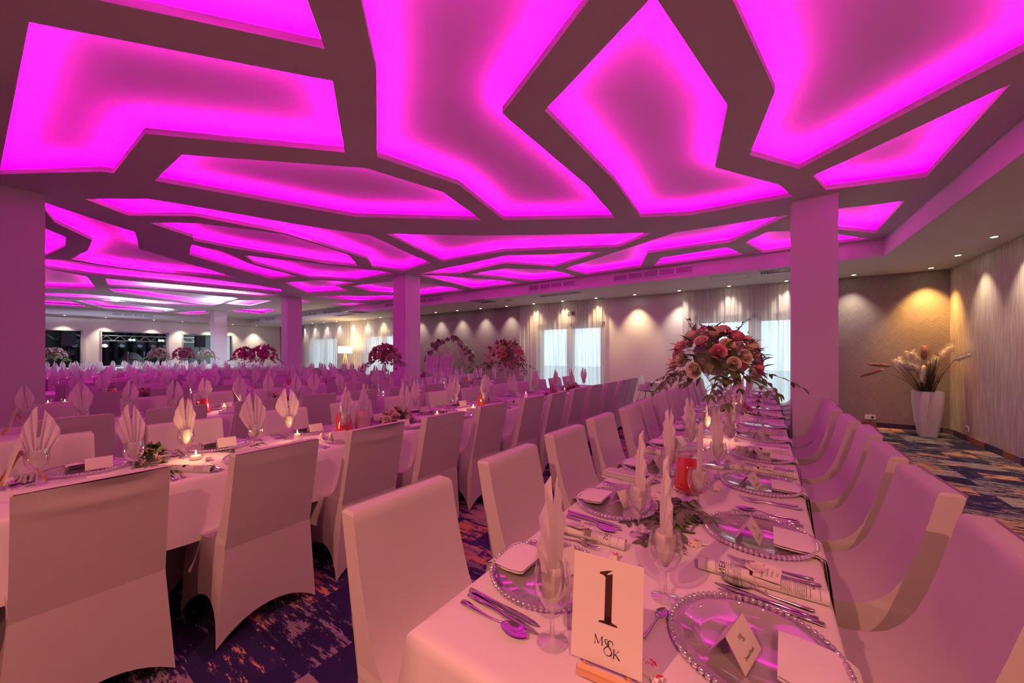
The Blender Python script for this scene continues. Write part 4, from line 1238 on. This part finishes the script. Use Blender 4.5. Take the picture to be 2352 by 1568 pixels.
# stack of flat folded newspapers on the front table
for k in range(5):
    b = MB(); b.box((0, 0, .002), (.24, .075, .004)); b.box((.118, 0, .003), (.008, .075, .006))
    p = MB()
    for q in range(14): p.box((-.10 + .013 * q, 0, .0044), (.0012, .055, .0003))
    p.box((.085, 0, .0044), (.03, .05, .0003))
    o = link('folded_newspaper', b.mesh('folded_newspaper', M_PAPER), loc=(-.585 + R.uniform(-.006, .006), 1.885 + R.uniform(-.004, .004), ZT + .0075 * k), rz=-.12 + R.uniform(-.04, .04), label='folded newspaper, stage side of front table, %s from the bottom of its stack' % ORD[k], cat='newspaper', group='stack of folded newspapers')
    p.obj('print', M_INK, o, kind='stuff')
# ------------------------------------------------------------------ table number on its easel
cb = MB(); w, h = .140, .203
cb.box((0, 0, h / 2), (w, .002, h))
cardo = link('table_number_card', cb.mesh('table_number_card', M_CARD), label='cream card printed with a large 1 on the front table', cat='sign')
cardo.location = (-.262, .700, ZT + .030); cardo.rotation_euler = (-.13, 0, .115)
p = MB(); M = Matrix.Translation((0, -.0016, 0)) @ Matrix.Rotation(math.pi / 2, 4, 'X')
M1 = M @ Matrix.Translation((.002, .130, 0))
p.add([(-.0085 + .003, -.048, 0), (.0055 + .003, -.048, 0), (.0055 + .003, .046, 0), (-.0085 + .003, .040, 0)], [(0, 1, 2, 3)], 0, False, M1)
p.add([(-.017, -.048, 0), (-.0055, -.045, 0), (-.0055, -.036, 0), (.0085, -.036, 0), (.0085, -.045, 0), (.020, -.048, 0), (.020, -.051, 0), (-.017, -.051, 0)], [(0, 1, 2, 3, 4, 5, 6, 7)], 0, False, M1)
p.add([(-.017, .040, 0), (-.012, .0405, 0), (-.0055, .037, 0), (.0, .046, 0), (.0085, .052, 0), (-.002, .050, 0), (-.017, .044, 0)], [(0, 1, 2, 3, 4, 5, 6)], 0, False, M1)
p.obj('numeral', pbr('brown_ink', (.06, .02, .012), .6), cardo)
p = MB(); monogram(p, .026, M @ Matrix.Translation((.004, .038, 0))); p.obj('monogram', M_INK, cardo)
es = link('table_easel', None, loc=(-.262, .700, ZT), label='small light wood easel holding the card with the 1', cat='easel'); es.rotation_euler = (0, 0, .115)
for nm, pts in (('ledge', [(-.05, -.012, .024), (.05, -.012, .024)]), ('leg', [(-.045, .011, .0045), (-.006, .036, .17)]), ('leg', [(.045, .011, .0045), (.006, .036, .17)]), ('leg', [(0, .040, .16), (0, .09, .0045)]), ('crossbar', [(-.034, .016, .05), (.034, .016, .05)])):
    q = MB(); q.tube(pts, .0055 if nm != 'ledge' else .0065, 4, smooth=False); q.obj(nm, M_WOOD, es)
q = MB(); q.box((0, -.017, .018), (.10, .012, .010)); q.obj('front_lip', M_WOOD, es)

# second and third table numbers seen edge on at the near end of the rows behind
for (px, py, xx, ti, rz) in ((16, 1000, -4.95, 2, .04), (6, 1110, -3.0, 1, .04)):
    yy = y_on_x(px, xx)
    c = MB(); c.box((0, 0, h / 2), (w, .003, h)); o = link('table_number_card', c.mesh('table_number_card', M_CARD), label='cream table number card seen edge-on at the near end of the ' + TAB[ti], cat='sign')
    o.location = (xx, yy, ZT + .03); o.rotation_euler = (-.25, 0, rz)
    e = link('table_easel', None, loc=(xx, yy, ZT), label='light wood table easel at the near end of the ' + TAB[ti], cat='easel'); e.rotation_euler = (0, 0, rz)
    for nm, pts in (('leg', [(-.04, -.02, .004), (-.004, .055, .17)]), ('leg', [(.04, -.02, .004), (.004, .055, .17)]), ('leg', [(0, .055, .16), (0, .13, .004)]), ('ledge', [(-.06, -.015, .026), (.06, -.015, .026)])):
        q = MB(); q.tube(pts, .006, 4, smooth=False); q.obj(nm, M_WOOD, e)

# ------------------------------------------------------------------ centre pieces: sprigs, vases, jugs, candles, low flowers
PINK = [0, 1, 1, 2, 1, 0]; MIX = [1, 2, 2, 1, 0]; WHT = [3, 3, 2, 1, 3]; HOT = [0, 0, 1, 0]
tall(1643, 0, [1, 2, 1, 0, 2], 21, 'large pink and cream rose bouquet on the front table', Y=2.42, rw=.235, n=30, trail=12)
tall(1161, 1, [0, 1, 1, 0, 2], 22, 'pink rose bouquet towering over the second table row')
tall(884, 2, [0, 1, 0, 1], 23, 'pink rose bouquet before the second pillar with long leafy trails', rw=.23)
tall(605, 4, HOT, 24, 'larger hot pink bouquet of the pair before the beige wall', rw=.28)
tall(561, 5, HOT, 25, 'smaller hot pink bouquet of the pair before the beige wall')
tall(423, 6, [1, 1, 2, 0], 26, 'dusty pink bouquet beside the stage opening with the drums')
tall(365, 7, WHT, 27, 'white rose bouquet before the drum kit')
tall(474, 8, [1, 2, 3], 28, 'pale bouquet half hidden behind the fourth pillar')
tall(125, 8, [1, 2, 1, 3], 29, 'pale pink bouquet before the stage opening with the loudspeaker')
def on(tab, px, dx=0.0):
    X = (TX[tab][0] + TX[tab][1]) / 2 + dx; return X, y_on_x(px, X)
lows = [(0, 1690, MIX, 'low rose arrangement far down the front table'), (1, 912, MIX, 'low pink rose arrangement behind the third chair of the second table row'), (1, 1313, MIX, 'low rose arrangement near the window end of the second table row'),
        (2, 640, MIX, 'low rose arrangement midway along the third table row'), (2, 1098, [0, 1], 'small pink arrangement towards the window end of the third table row'), (3, 333, PINK, 'low pink rose arrangement near the near end of the fourth table row'), (3, 978, MIX, 'low rose arrangement past the second pillar'),
        (4, 258, PINK, 'low pink flower arrangement near the near end of the fifth table row'), (3, 765, PINK, 'low pink flower arrangement midway along the fourth table row'), (4, 655, WHT, 'low pale flower arrangement midway along the fifth table row')]
for k, (tb, px, pal, lb) in enumerate(lows):
    X, Y = on(tb, px); bouquet('flower_arrangement', (X, Y, ZT), .13, .12, 13, pal, 60 + k, lb, 'low flower arrangements', 6, low=True, cat='flowers')
X, Y = on(1, 345, -.12)
bouquet('flower_arrangement', (X, Y + .0, ZT), .05, .10, 5, [2, 1], 90, 'small loose posy with one pale rose behind a napkin fan', 'low flower arrangements', 2, low=True, cat='flowers')
jugs = [('red', 0, 1583, 'orange-red', 'glass jug of red juice on the front table, nearest the number card', 1.9), ('red', 0, 1668, 'red', 'glass jug of red juice at the window end of the front table', 5.0), ('red', 1, 789, '', 'glass jug of red juice on the second table row', None), ('clear', 1, 833, '', 'jug of pale pink water beside the red jug on the second table row', None),
        ('amber', 1, 1108, '', 'jug of amber juice midway along the second table row', None), ('amber', 1, 1272, '', 'jug of amber juice near the window end of the second table row', None), ('red', 2, 466, '', 'jug of red juice near the near end of the third table row', None), ('clear', 2, 428, '', 'jug of pale water beside the red jug on the third table row', None),
        ('amber', 2, 838, '', 'jug of amber juice midway along the third table row', None), ('clear', 2, 862, '', 'jug of clear water midway along the third table row', None), ('red', 3, 668, '', 'jug of red juice on the fourth table row', None), ('orange', 3, 257, '', 'jug of orange juice near the near end of the fourth table row', None),
        ('orange', 4, 727, '', 'jug of orange juice on the fifth table row', None), ('orange', 5, 527, '', 'jug of orange juice on the sixth table row', None), ('orange', 6, 386, '', 'jug of orange juice on the seventh table row', None), ('orange', 2, 1072, '', 'jug of orange juice at the window end of the third table row', None)]
for col, tb, px, _, lb, yy in jugs:
    X, Y = on(tb, px)
    if yy: X, Y = x_on_y(px, yy), yy
    place('jug_' + col, 'glass_jug', (X, Y, ZT), math.pi - YAW, lb, 'jug', 'juice jugs', scale=1.12)
cands = [(1, 450, -.0, 0), (1, 683, .05, 1), (1, 1004, .06, 0), (1, 1087, .06, 0), (1, 1208, 0, 1), (1, 1297, 0, 0), (2, 281, 0, 0), (2, 515, .1, 1), (2, 610, .1, 0), (2, 735, 0, 0), (2, 1020, 0, 1), (2, 880, .1, 0), (3, 149, 0, 0), (3, 110, 0, 0), (3, 437, 0, 1), (4, 373, 0, 0), (3, 560, 0, 0), (5, 355, 0, 0), (4, 606, 0, 0), (5, 255, 0, 0), (6, 612, 0, 1)]
for k, (tb, px, dx, ty) in enumerate(cands):
    X, Y = on(tb, px, dx)
    n = sum(1 for c in cands[:k] if c[0] == tb)
    place('votive%d' % ty, 'votive_candle', (X, Y, ZT), 0, 'lit %s candle in clear glass, %s one along the %s' % ('pillar' if ty else 'tea', ORD[n], TAB[tb]), 'candle', 'lit candles')
def glow(x, y, z, w):
    l = bpy.data.lights.new('candle_light', 'POINT'); l.energy = w; l.color = (1, .48, .18); l.shadow_soft_size = .012
    o = bpy.data.objects.new('candle_light', l); COL.objects.link(o); o.location = (x, y, z)
for k in (0, 1, 3, 7):
    X, Y = on(cands[k][0], cands[k][1], cands[k][2]); glow(X, Y, ZT + .10, 1.0)
for k, (x, y) in enumerate(((-.30, 1.22), (-.30, 3.1), (-.28, 4.6))):
    if k: place('votive0', 'votive_candle', (x, y, ZT), 0, 'lit tea candle in clear glass, %s along the front table' % ORD[k - 1], 'candle', 'lit candles'); glow(x, y, ZT + .1, 1.0)
for k, (x, y, rz, t) in enumerate([(-.285, 1.50, .12, 0), (-.29, 3.55, 0, 1), (-.28, 6.2, 0, 2), (-2.75, .98, 1.3, 1), (-2.86, 2.75, .2, 2), (-2.8, 5.0, 0, 1), (-5.05, 2.9, 0, 2), (-2.86, 5.9, .2, 0)]):
    tb = 0 if x > -1 else (1 if x > -4 else 2)
    place('sprig%d' % t, 'ruscus_sprig', (x, y, ZT), rz, ['leafy green ruscus sprigs between the glasses near the number card', 'leafy green sprigs past the tall vase on the front table', 'leafy green sprigs near the window end of the front table', 'leafy sprig beside the tea candle on the second table row', 'leafy sprig past the rose arrangement on the second table row', 'leafy sprig past the amber jug on the second table row', 'leafy sprig on the third table row', 'leafy sprig near the window end of the second table row'][k], 'greenery', 'sprigs on the cloths')

# shakers beside the red jug
X, Y = on(1, 740, .12)
for k, (dx, m) in enumerate(((0, 'salt'), (.045, 'pepper'))):
    b = MB(); b.lathe([(.0001, 0), (.018, 0), (.020, .02), (.015, .045), (.012, .052), (.0001, .055)], 14)
    o = link('shaker', b.mesh('shaker', pbr('shaker_china', (.80, .70, .62), .3)), loc=(X + dx, Y + dx, ZT), label='small cream %s shaker before the red jug on the second table row' % m, cat='shaker')
    h_ = MB(); h_.lathe([(.0001, .0555), (.006, .0552)], 8); h_.obj('shaker_holes', M_GREY, o)

# ------------------------------------------------------------------ floor lamp
lx, ly = x_on_y(793, 9.0), 9.0
r = link('floor_lamp', None, loc=(lx, ly, 0), label='lit floor lamp with a white drum shade on wooden tripod legs', cat='lamp')
b = MB(); b.lathe([(.29, 1.40), (.29, 1.70)], 28); b.obj('lamp_shade', pbr('lamp_shade_cloth', (.9, .8, .65), .8, emit=((1, .78, .50), 2.2)), r)
for k in range(3):
    a = k * 2.094 + .5; q = MB(); q.tube([(.03 * math.cos(a), .03 * math.sin(a), 1.36), (.30 * math.cos(a), .30 * math.sin(a), 0)], .016, 8); q.obj('leg', M_WOOD, r)
q = MB(); q.tube([(0, 0, 1.30), (0, 0, 1.50)], .02, 8); q.ball((0, 0, 1.55), .045, 1, 6); q.obj('bulb_holder', [M_WOOD, emis('bulb', (1, .75, .45), 12)], r)
l = bpy.data.lights.new('floor_lamp_light', 'POINT'); l.energy = 42; l.color = (1, .62, .28); l.shadow_soft_size = .12
o = bpy.data.objects.new('floor_lamp_light', l); COL.objects.link(o); o.location = (lx, ly, 1.80)

# ------------------------------------------------------------------ high chair
hx_, hy_ = x_on_y(1489, 9.0), 9.0
r = link('high_chair', None, loc=(hx_, hy_, 0), rz=-.25, label='white plastic baby high chair with tray and slim splayed metal legs', cat='high chair')
for sx in (-1, 1):
    for sy in (-1, 1): q = MB(); q.tube([(sx * .13, sy * .12, .52), (sx * .26, sy * .26, 0)], .012, 8); q.obj('leg', M_GREY, r)
b = MB()
b.grid(lambda u, v: ((u - .5) * .30, -.13 + v * .26, .53 - .01 * math.sin(math.pi * v)), 4, 6); b.grid(lambda u, v: ((.5 - u) * .30, -.13 + v * .26, .50), 4, 6)
b.obj('seat', M_WHITE, r)
b = MB()
b.grid(lambda u, v: (-.15 - .05 * v + .025 * math.sin(math.pi * u), (u - .5) * (.30 - .08 * v * v), .50 + v * .36), 8, 8); b.grid(lambda u, v: (-.165 - .05 * v + .025 * math.sin(math.pi * u), (.5 - u) * (.30 - .08 * v * v), .50 + v * .36), 8, 8)
b.obj('backrest', M_WHITE, r)
for sy in (-1, 1): q = MB(); q.box((0, sy * .14, .60), (.28, .02, .16), ry=-.12); q.obj('side_panel', M_WHITE, r)
b = MB(); b.box((.17, 0, .71), (.30, .42, .02)); b.box((.32, 0, .722), (.015, .42, .03)); b.box((.17, .205, .722), (.30, .015, .03)); b.box((.17, -.205, .722), (.30, .015, .03)); b.obj('tray', M_WHITE, r)

# ------------------------------------------------------------------ tufted settee and flower arch
sx0, sy0 = x_on_y(1004, 8.35), 8.35
r = link('tufted_settee', None, loc=(sx0, sy0, 0), rz=.5, label='white button-tufted settee with two tall back panels behind the tables', cat='settee')
M_TUFT = pbr('tufted_leatherette', (.80, .76, .78), .4)
for k in (-1, 1):
    b = MB()
    def tf(u, v): 
        d = .018 * (abs(math.sin(u * 4 * math.pi)) * abs(math.sin(v * 5 * math.pi))) ** .5
        return (k * .235 + (u - .5) * .45 + .05 * v, .05 + .12 * v - .05 - d, .42 + v * .90)
    b.grid(tf, 24, 30); b.box((k * .235 + .025, .14, .87), (.45, .05, .90), rx=-.13)
    b.obj('backrest', M_TUFT, r)
b = MB(); b.box((0, -.22, .40), (.94, .50, .12)); b.obj('seat', M_TUFT, r)
for sx in (-1, 1):
    for sy in (-.42, -.02): q = MB(); q.tube([(sx * .42, sy, .34), (sx * .42, sy, 0)], .02, 8); q.obj('leg', M_CHROME, r)
ax_, ay_ = x_on_y(1047, 9.15), 9.15
r = link('flower_arch', None, loc=(ax_, ay_ - .25, 0), rz=.5, label='round gold hoop dressed with pale flowers and tulle before the grey wallpaper', cat='arch')
q = MB(); RR = .74; zc = 1.14
q.tube([(RR * math.cos(a), 0, zc + RR * math.sin(a)) for a in [2 * math.pi * k / 40 for k in range(41)]], .014, 8, caps=False); q.obj('hoop', pbr('gold_metal', (.75, .52, .30), .3, 1), r)
q = MB(); q.box((0, 0, .02), (.7, .35, .03)); q.tube([(-.25, 0, .03), (-.25, 0, .46)], .012, 6); q.tube([(.25, 0, .03), (.25, 0, .46)], .012, 6); q.obj('base', M_GREY, r)
rr = random.Random(77); fo = MB(); br = MB()
for k in range(420):
    a = rr.uniform(-.5, 3.3); a = a if rr.random() < .9 else -.9
    c = Vector((RR * math.cos(a), 0, zc + RR * math.sin(a))) + Vector((rr.gauss(0, .045), rr.gauss(0, .045), rr.gauss(0, .05)))
    if rr.random() < .7: leaf(fo, c, (rr.uniform(-1, 1), rr.uniform(-1, 1), rr.uniform(-1, 1)), (0, 0, 1), .09, .022, rr.choice([0, 1]))
    else: br.ball(c, rr.uniform(.012, .025), 0, 4)
fo.obj('foliage', [M_LEAF, M_LEAF2], r, kind='stuff'); br.obj('small_blossoms', M_BREATH, r, kind='stuff')
for k in range(34):
    a = rr.choice([rr.uniform(.2, 1.9), rr.uniform(2.0, 3.2)]); c = Vector((RR * math.cos(a) + rr.gauss(0, .05), -.05, zc + RR * math.sin(a) + rr.gauss(0, .05) - (.1 if a < 1.2 else 0)))
    link('rose', ROSES[rr.choice([2, 3, 3, 1])][rr.randint(0, 1)], r, mat4=Matrix.Translation(c) @ Matrix.Rotation(math.pi / 2, 4, 'X') @ Matrix.Scale(1.5, 4))
for k in range(5):
    b = MB(); x = .30 + .07 * k; z0 = zc + .50 - .08 * k
    for j in range(60): b.ball((x + rr.gauss(0, .02), -.04 + rr.gauss(0, .02), z0 - j * .006), .014, 0, 3)
    b.obj('hanging_blossom', M_ROSE[2], r)
b = MB()
def tul(u, v):
    x = .30 - .9 * v ** 1.1; z = zc + .62 - 1.15 * v + .12 * math.sin(math.pi * v)
    return (x + (u - .5) * (.16 + .2 * math.sin(v * 3.14)), -.09 + .02 * math.sin(u * 25) + .03 * math.sin(v * 5), z)
b.grid(tul, 20, 16); b.obj('tulle_drape', sheer('tulle', (.88, .86, .90), .35, .3), r)
q = MB()
for (x, z, rd, s) in ((-.22, zc + .28, .22, 'Miłość'), (.10, zc + .02, .15, 'M K')):
    q.tube([(x + rd * math.cos(a), -.10, z + rd * math.sin(a)) for a in [2 * math.pi * k / 24 for k in range(25)]], .006, 5, caps=False)
    vs, fs = text_mesh(s, rd * .75); q.add(vs, fs, 0, False, Matrix.Translation((x, -.105, z)) @ Matrix.Rotation(math.pi / 2, 4, 'X'))
q.obj('ring_sign', pbr('rose_gold', (.72, .42, .34), .35, .6), r)

# ------------------------------------------------------------------ the stage room
b = MB(); b.box((XS - 3.3, 3.6, -.05), (6.2, 13, .1)); struct('floor_stage', b, pbr('stage_floor', (.10, .10, .12), .5))
b = MB(); b.box((XS - 3.3, 3.6, 2.9), (6.2, 13, .1)); struct('ceiling_stage', b, pbr('stage_ceiling', (.20, .20, .22), .9))
b = MB(); b.box((XS - 6.3, 3.6, 1.45), (.1, 13, 2.9)); struct('wall_stage_rear', b, pbr('stage_wall', (.25, .26, .27), .8))
b = MB(); b.box((XS - 3.3, -2.9, 1.45), (6.2, .1, 2.9)); struct('wall_stage_near', b, pbr('stage_wall', (.25, .26, .27), .8))
for i, (y0, y1) in enumerate(((y_on_x(165, XS - 4.5), y_on_x(400, XS - 4.5)),)):
    b = MB(); n = 90
    b.grid(lambda u, v: (XS - 4.6 + .05 * math.sin(u * 70), y0 + (y1 - y0) * u, 2.8 * v), n * 2, 3); b.obj('stage_backdrop', M_BLACKCLOTH, label='black pleated backdrop curtain hung behind the drum kit', cat='curtain')
b = MB(); yA, yB = y_on_x(462, XS - 3), y_on_x(545, XS - 5.0)
b.grid(lambda u, v: (XS - 5.6 + 3.8 * u, 8.6 + .05 * math.sin(u * 60), .02 + 2.6 * v), 120, 3)
b.obj('curtain', M_SHEER, label='daylit white curtain inside the stage room', cat='curtain', group='sheer curtains')
# truss
M_TRUSS = pbr('aluminium', (.75, .70, .62), .3, .8)
tx = XS - 2.3
def truss(x, y0, y1, z, lab):
    r = link('lighting_truss', None, loc=(x, (y0 + y1) / 2, z), label=lab, cat='truss'); L_ = (y1 - y0) / 2
    for dx, dz in ((-.11, .12), (.11, .12), (-.11, -.12), (.11, -.12)): q = MB(); q.tube([(dx, -L_, dz), (dx, L_, dz)], .022, 8); q.obj('chord', M_TRUSS, r)
    q = MB(); n = int(L_ * 2 / .42)
    for i in range(n):
        a, c = -L_ + 2 * L_ * i / n, -L_ + 2 * L_ * (i + 1) / n; m = (a + c) / 2
        for dx in (-.11, .11): q.tube([(dx, a, -.12), (dx, m, .12), (dx, c, -.12)], .011, 6)
        q.tube([(-.11, a, .12), (.11, m, .12), (-.11, c, .12)], .010, 6)
    q.obj('lacing', M_TRUSS, r)
truss(tx, .9, y_on_x(449, tx), 2.10, 'aluminium lighting truss across the stage opening')
def moving_head(px, k, x=tx):
    y = y_on_x(px, x); r = link('stage_light', None, loc=(x, y, 1.93), label='black moving head stage light, %s along the truss from its near end' % ORD[k], cat='stage light', group='stage lights')
    q = MB(); q.box((0, 0, -.02), (.20, .26, .09)); q.obj('base', pbr('lamp_housing', (.05, .055, .075), .4), r)
    q = MB(); q.box((0, -.12, -.15), (.10, .03, .24)); q.box((0, .12, -.15), (.10, .03, .24)); q.obj('yoke', MATS['lamp_housing'], r)
    q = MB(); q.lathe([(.0001, -.13), (.07, -.13), (.10, -.02), (.10, .10), (.095, .12)], 14, 0, M=Matrix.Translation((0, 0, -.22)) @ Matrix.Rotation(1.2, 4, 'Y')); q.obj('head', MATS['lamp_housing'], r)
    q = MB(); q.lathe([(.0001, .118), (.09, .118)], 14, 0, M=Matrix.Translation((0, 0, -.22)) @ Matrix.Rotation(1.2, 4, 'Y')); q.obj('lens', pbr('lamp_glass', (.35, .42, .5), .08, .3), r)
for k, px in enumerate((170, 240, 279, 320, 351, 378)): moving_head(px, k)
def wash(px, k):
    y = y_on_x(px, tx); r = link('par_light', None, loc=(tx + .16, y, 2.02), label='round wash light pair member clamped to the truss, %s from its near end' % ORD[k], cat='stage light', group='wash lights')
    q = MB(); q.lathe([(.0001, -.08), (.06, -.08), (.07, .05)], 12, M=Matrix.Rotation(1.3, 4, 'Y')); q.obj('housing', MATS['lamp_housing'], r)
    q = MB(); q.lathe([(.0001, .045), (.062, .045)], 12, M=Matrix.Rotation(1.3, 4, 'Y')); q.obj('lens', emis('wash_lens', (.7, .85, 1), 1.0), r)
for k, px in enumerate((297, 305, 364, 371)): wash(px, k)
# speakers on stands
def speaker(px, x, z, w, h_, lab, slab):
    y = y_on_x(px, x)
    b = MB(); b.box((0, 0, h_ / 2), (.36, w, h_)); r = link('loudspeaker', b.mesh('loudspeaker', pbr('speaker_black', (.018, .022, .035), .5)), loc=(x, y, z), label=lab, cat='loudspeaker')
    g = MB(); g.box((.185, 0, h_ / 2), (.008, w - .06, h_ - .08)); g.obj('grille', pbr('speaker_grille', (.03, .04, .06), .6), r)
    r = link('speaker_stand', None, loc=(x, y, 0), label=slab, cat='stand')
    q = MB(); q.tube([(0, 0, .45), (0, 0, z)], .018, 8); q.obj('pole', M_DARK, r)
    for k in range(3): a = k * 2.094; q = MB(); q.tube([(0, 0, .6), (.45 * math.cos(a), .45 * math.sin(a), .01)], .012, 6); q.obj('leg', M_DARK, r)
speaker(156, XS - 1.4, 1.72, .40, .60, 'large black loudspeaker raised in the near stage opening', 'tripod stand under the large black loudspeaker')
speaker(162, XS - 2.6, 1.30, .22, .38, 'small black loudspeaker below the large one in the near stage opening', 'tripod stand under the small black loudspeaker')
speaker(459, XS - 1.6, 1.72, .36, .58, 'black loudspeaker raised in the stage opening beside the fourth pillar', 'tripod stand in the opening beside the fourth pillar')
# drum kit
dx_, dy_ = XS - 2.6, y_on_x(283, XS - 2.6)
r = link('drum_kit', None, loc=(dx_, dy_, 0), label='white and chrome drum kit with brass cymbals on the stage', cat='drum kit')
M_SHELL = pbr('drum_shell', (.75, .78, .80), .25); M_SKIN = pbr('drum_skin', (.8, .82, .84), .5); M_BRASS = pbr('cymbal_brass', (.85, .62, .22), .25, 1)
def drum(c, rad, h_, ax, nm):
    M = Matrix.Translation(c) @ (Matrix.Rotation(math.pi / 2, 4, 'Y') if ax else Matrix.Rotation(.15, 4, 'Y'))
    q = MB(); q.lathe([(.0001, -h_ / 2), (rad, -h_ / 2), (rad, h_ / 2)], 18, 0, M=M); q.lathe([(rad - .004, h_ / 2 + .001), (.0001, h_ / 2 + .002)], 18, 1, M=M); q.lathe([(rad + .008, h_ / 2 - .02), (rad + .008, h_ / 2 + .005)], 18, 2, M=M)
    q.obj(nm, [M_SHELL, M_SKIN, M_CHROME], r)
drum((0, 0, .30), .28, .40, 1, 'bass_drum'); drum((.02, -.20, .72), .16, .2, 0, 'tom'); drum((.02, .20, .72), .16, .2, 0, 'tom'); drum((-.3, .5, .50), .2, .35, 0, 'floor_tom'); drum((-.3, -.45, .62), .17, .14, 0, 'snare_drum')
for (y, z, rad) in ((-.75, .98, .20), (.75, 1.02, .22), (-.45, 1.05, .18), (.35, 1.08, .20)):
    q = MB(); q.lathe([(.0001, .03), (.04, .015), (rad, -.01)], 20, 0, (-.1, y, z), M=Matrix.Rotation(.06, 4, 'Y')); c = q.obj('cymbal', M_BRASS, r)
    q = MB(); q.tube([(-.1, y, z), (-.1, y, .0)], .010, 6); q.obj('cymbal_stand', M_CHROME, r)
# grey dome standing in for a blurred shape behind the kit, microphone and music stands
gy = y_on_x(303, XS - 3.6)
b = MB(); b.lathe([(.0001, 1.45), (.15, 1.42), (.32, 1.28), (.46, 1.02), (.52, .7), (.55, 0)], 24); b.obj('grey_dome', pbr('dome_grey', (.22, .24, .25), .8), label='grey rounded blurred shape behind the drum kit', cat='blurred_shape').location = (XS - 3.7, gy, 0)
def mic(px, x, lab):
    y = y_on_x(px, x); r = link('microphone_stand', None, loc=(x, y, 0), label=lab, cat='microphone')
    q = MB(); q.lathe([(.0001, .01), (.14, .01), (.14, 0)], 16); q.obj('base', M_DARK, r)
    q = MB(); q.tube([(0, 0, .01), (0, 0, 1.30)], .010, 6); q.obj('pole', pbr('grey_pole', (.25, .27, .3), .4, .5), r)
    q = MB(); q.tube([(0, 0, 1.28), (.02, 0, 1.42)], [.012, .018], 8); q.ball((.024, 0, 1.44), .03, 0, 6); q.obj('microphone', M_GREY, r)
mic(331, XS - 1.5, 'microphone stand beside the drum kit'); mic(294, XS - 1.9, 'music stand pole before the drum kit')
# stage room light: point lamps added for window daylight and as cool fill
for (x, y, z, w, c) in ((XS - 2.6, 7.6, 2.2, 60, (.75, .87, 1)), (XS - 1.0, 3.4, 2.7, 30, (.7, .85, 1))):
    l = bpy.data.lights.new('stage_fill_light', 'POINT'); l.energy = w; l.color = c; l.shadow_soft_size = .2
    o = bpy.data.objects.new('stage_fill_light', l); COL.objects.link(o); o.location = (x, y, z)
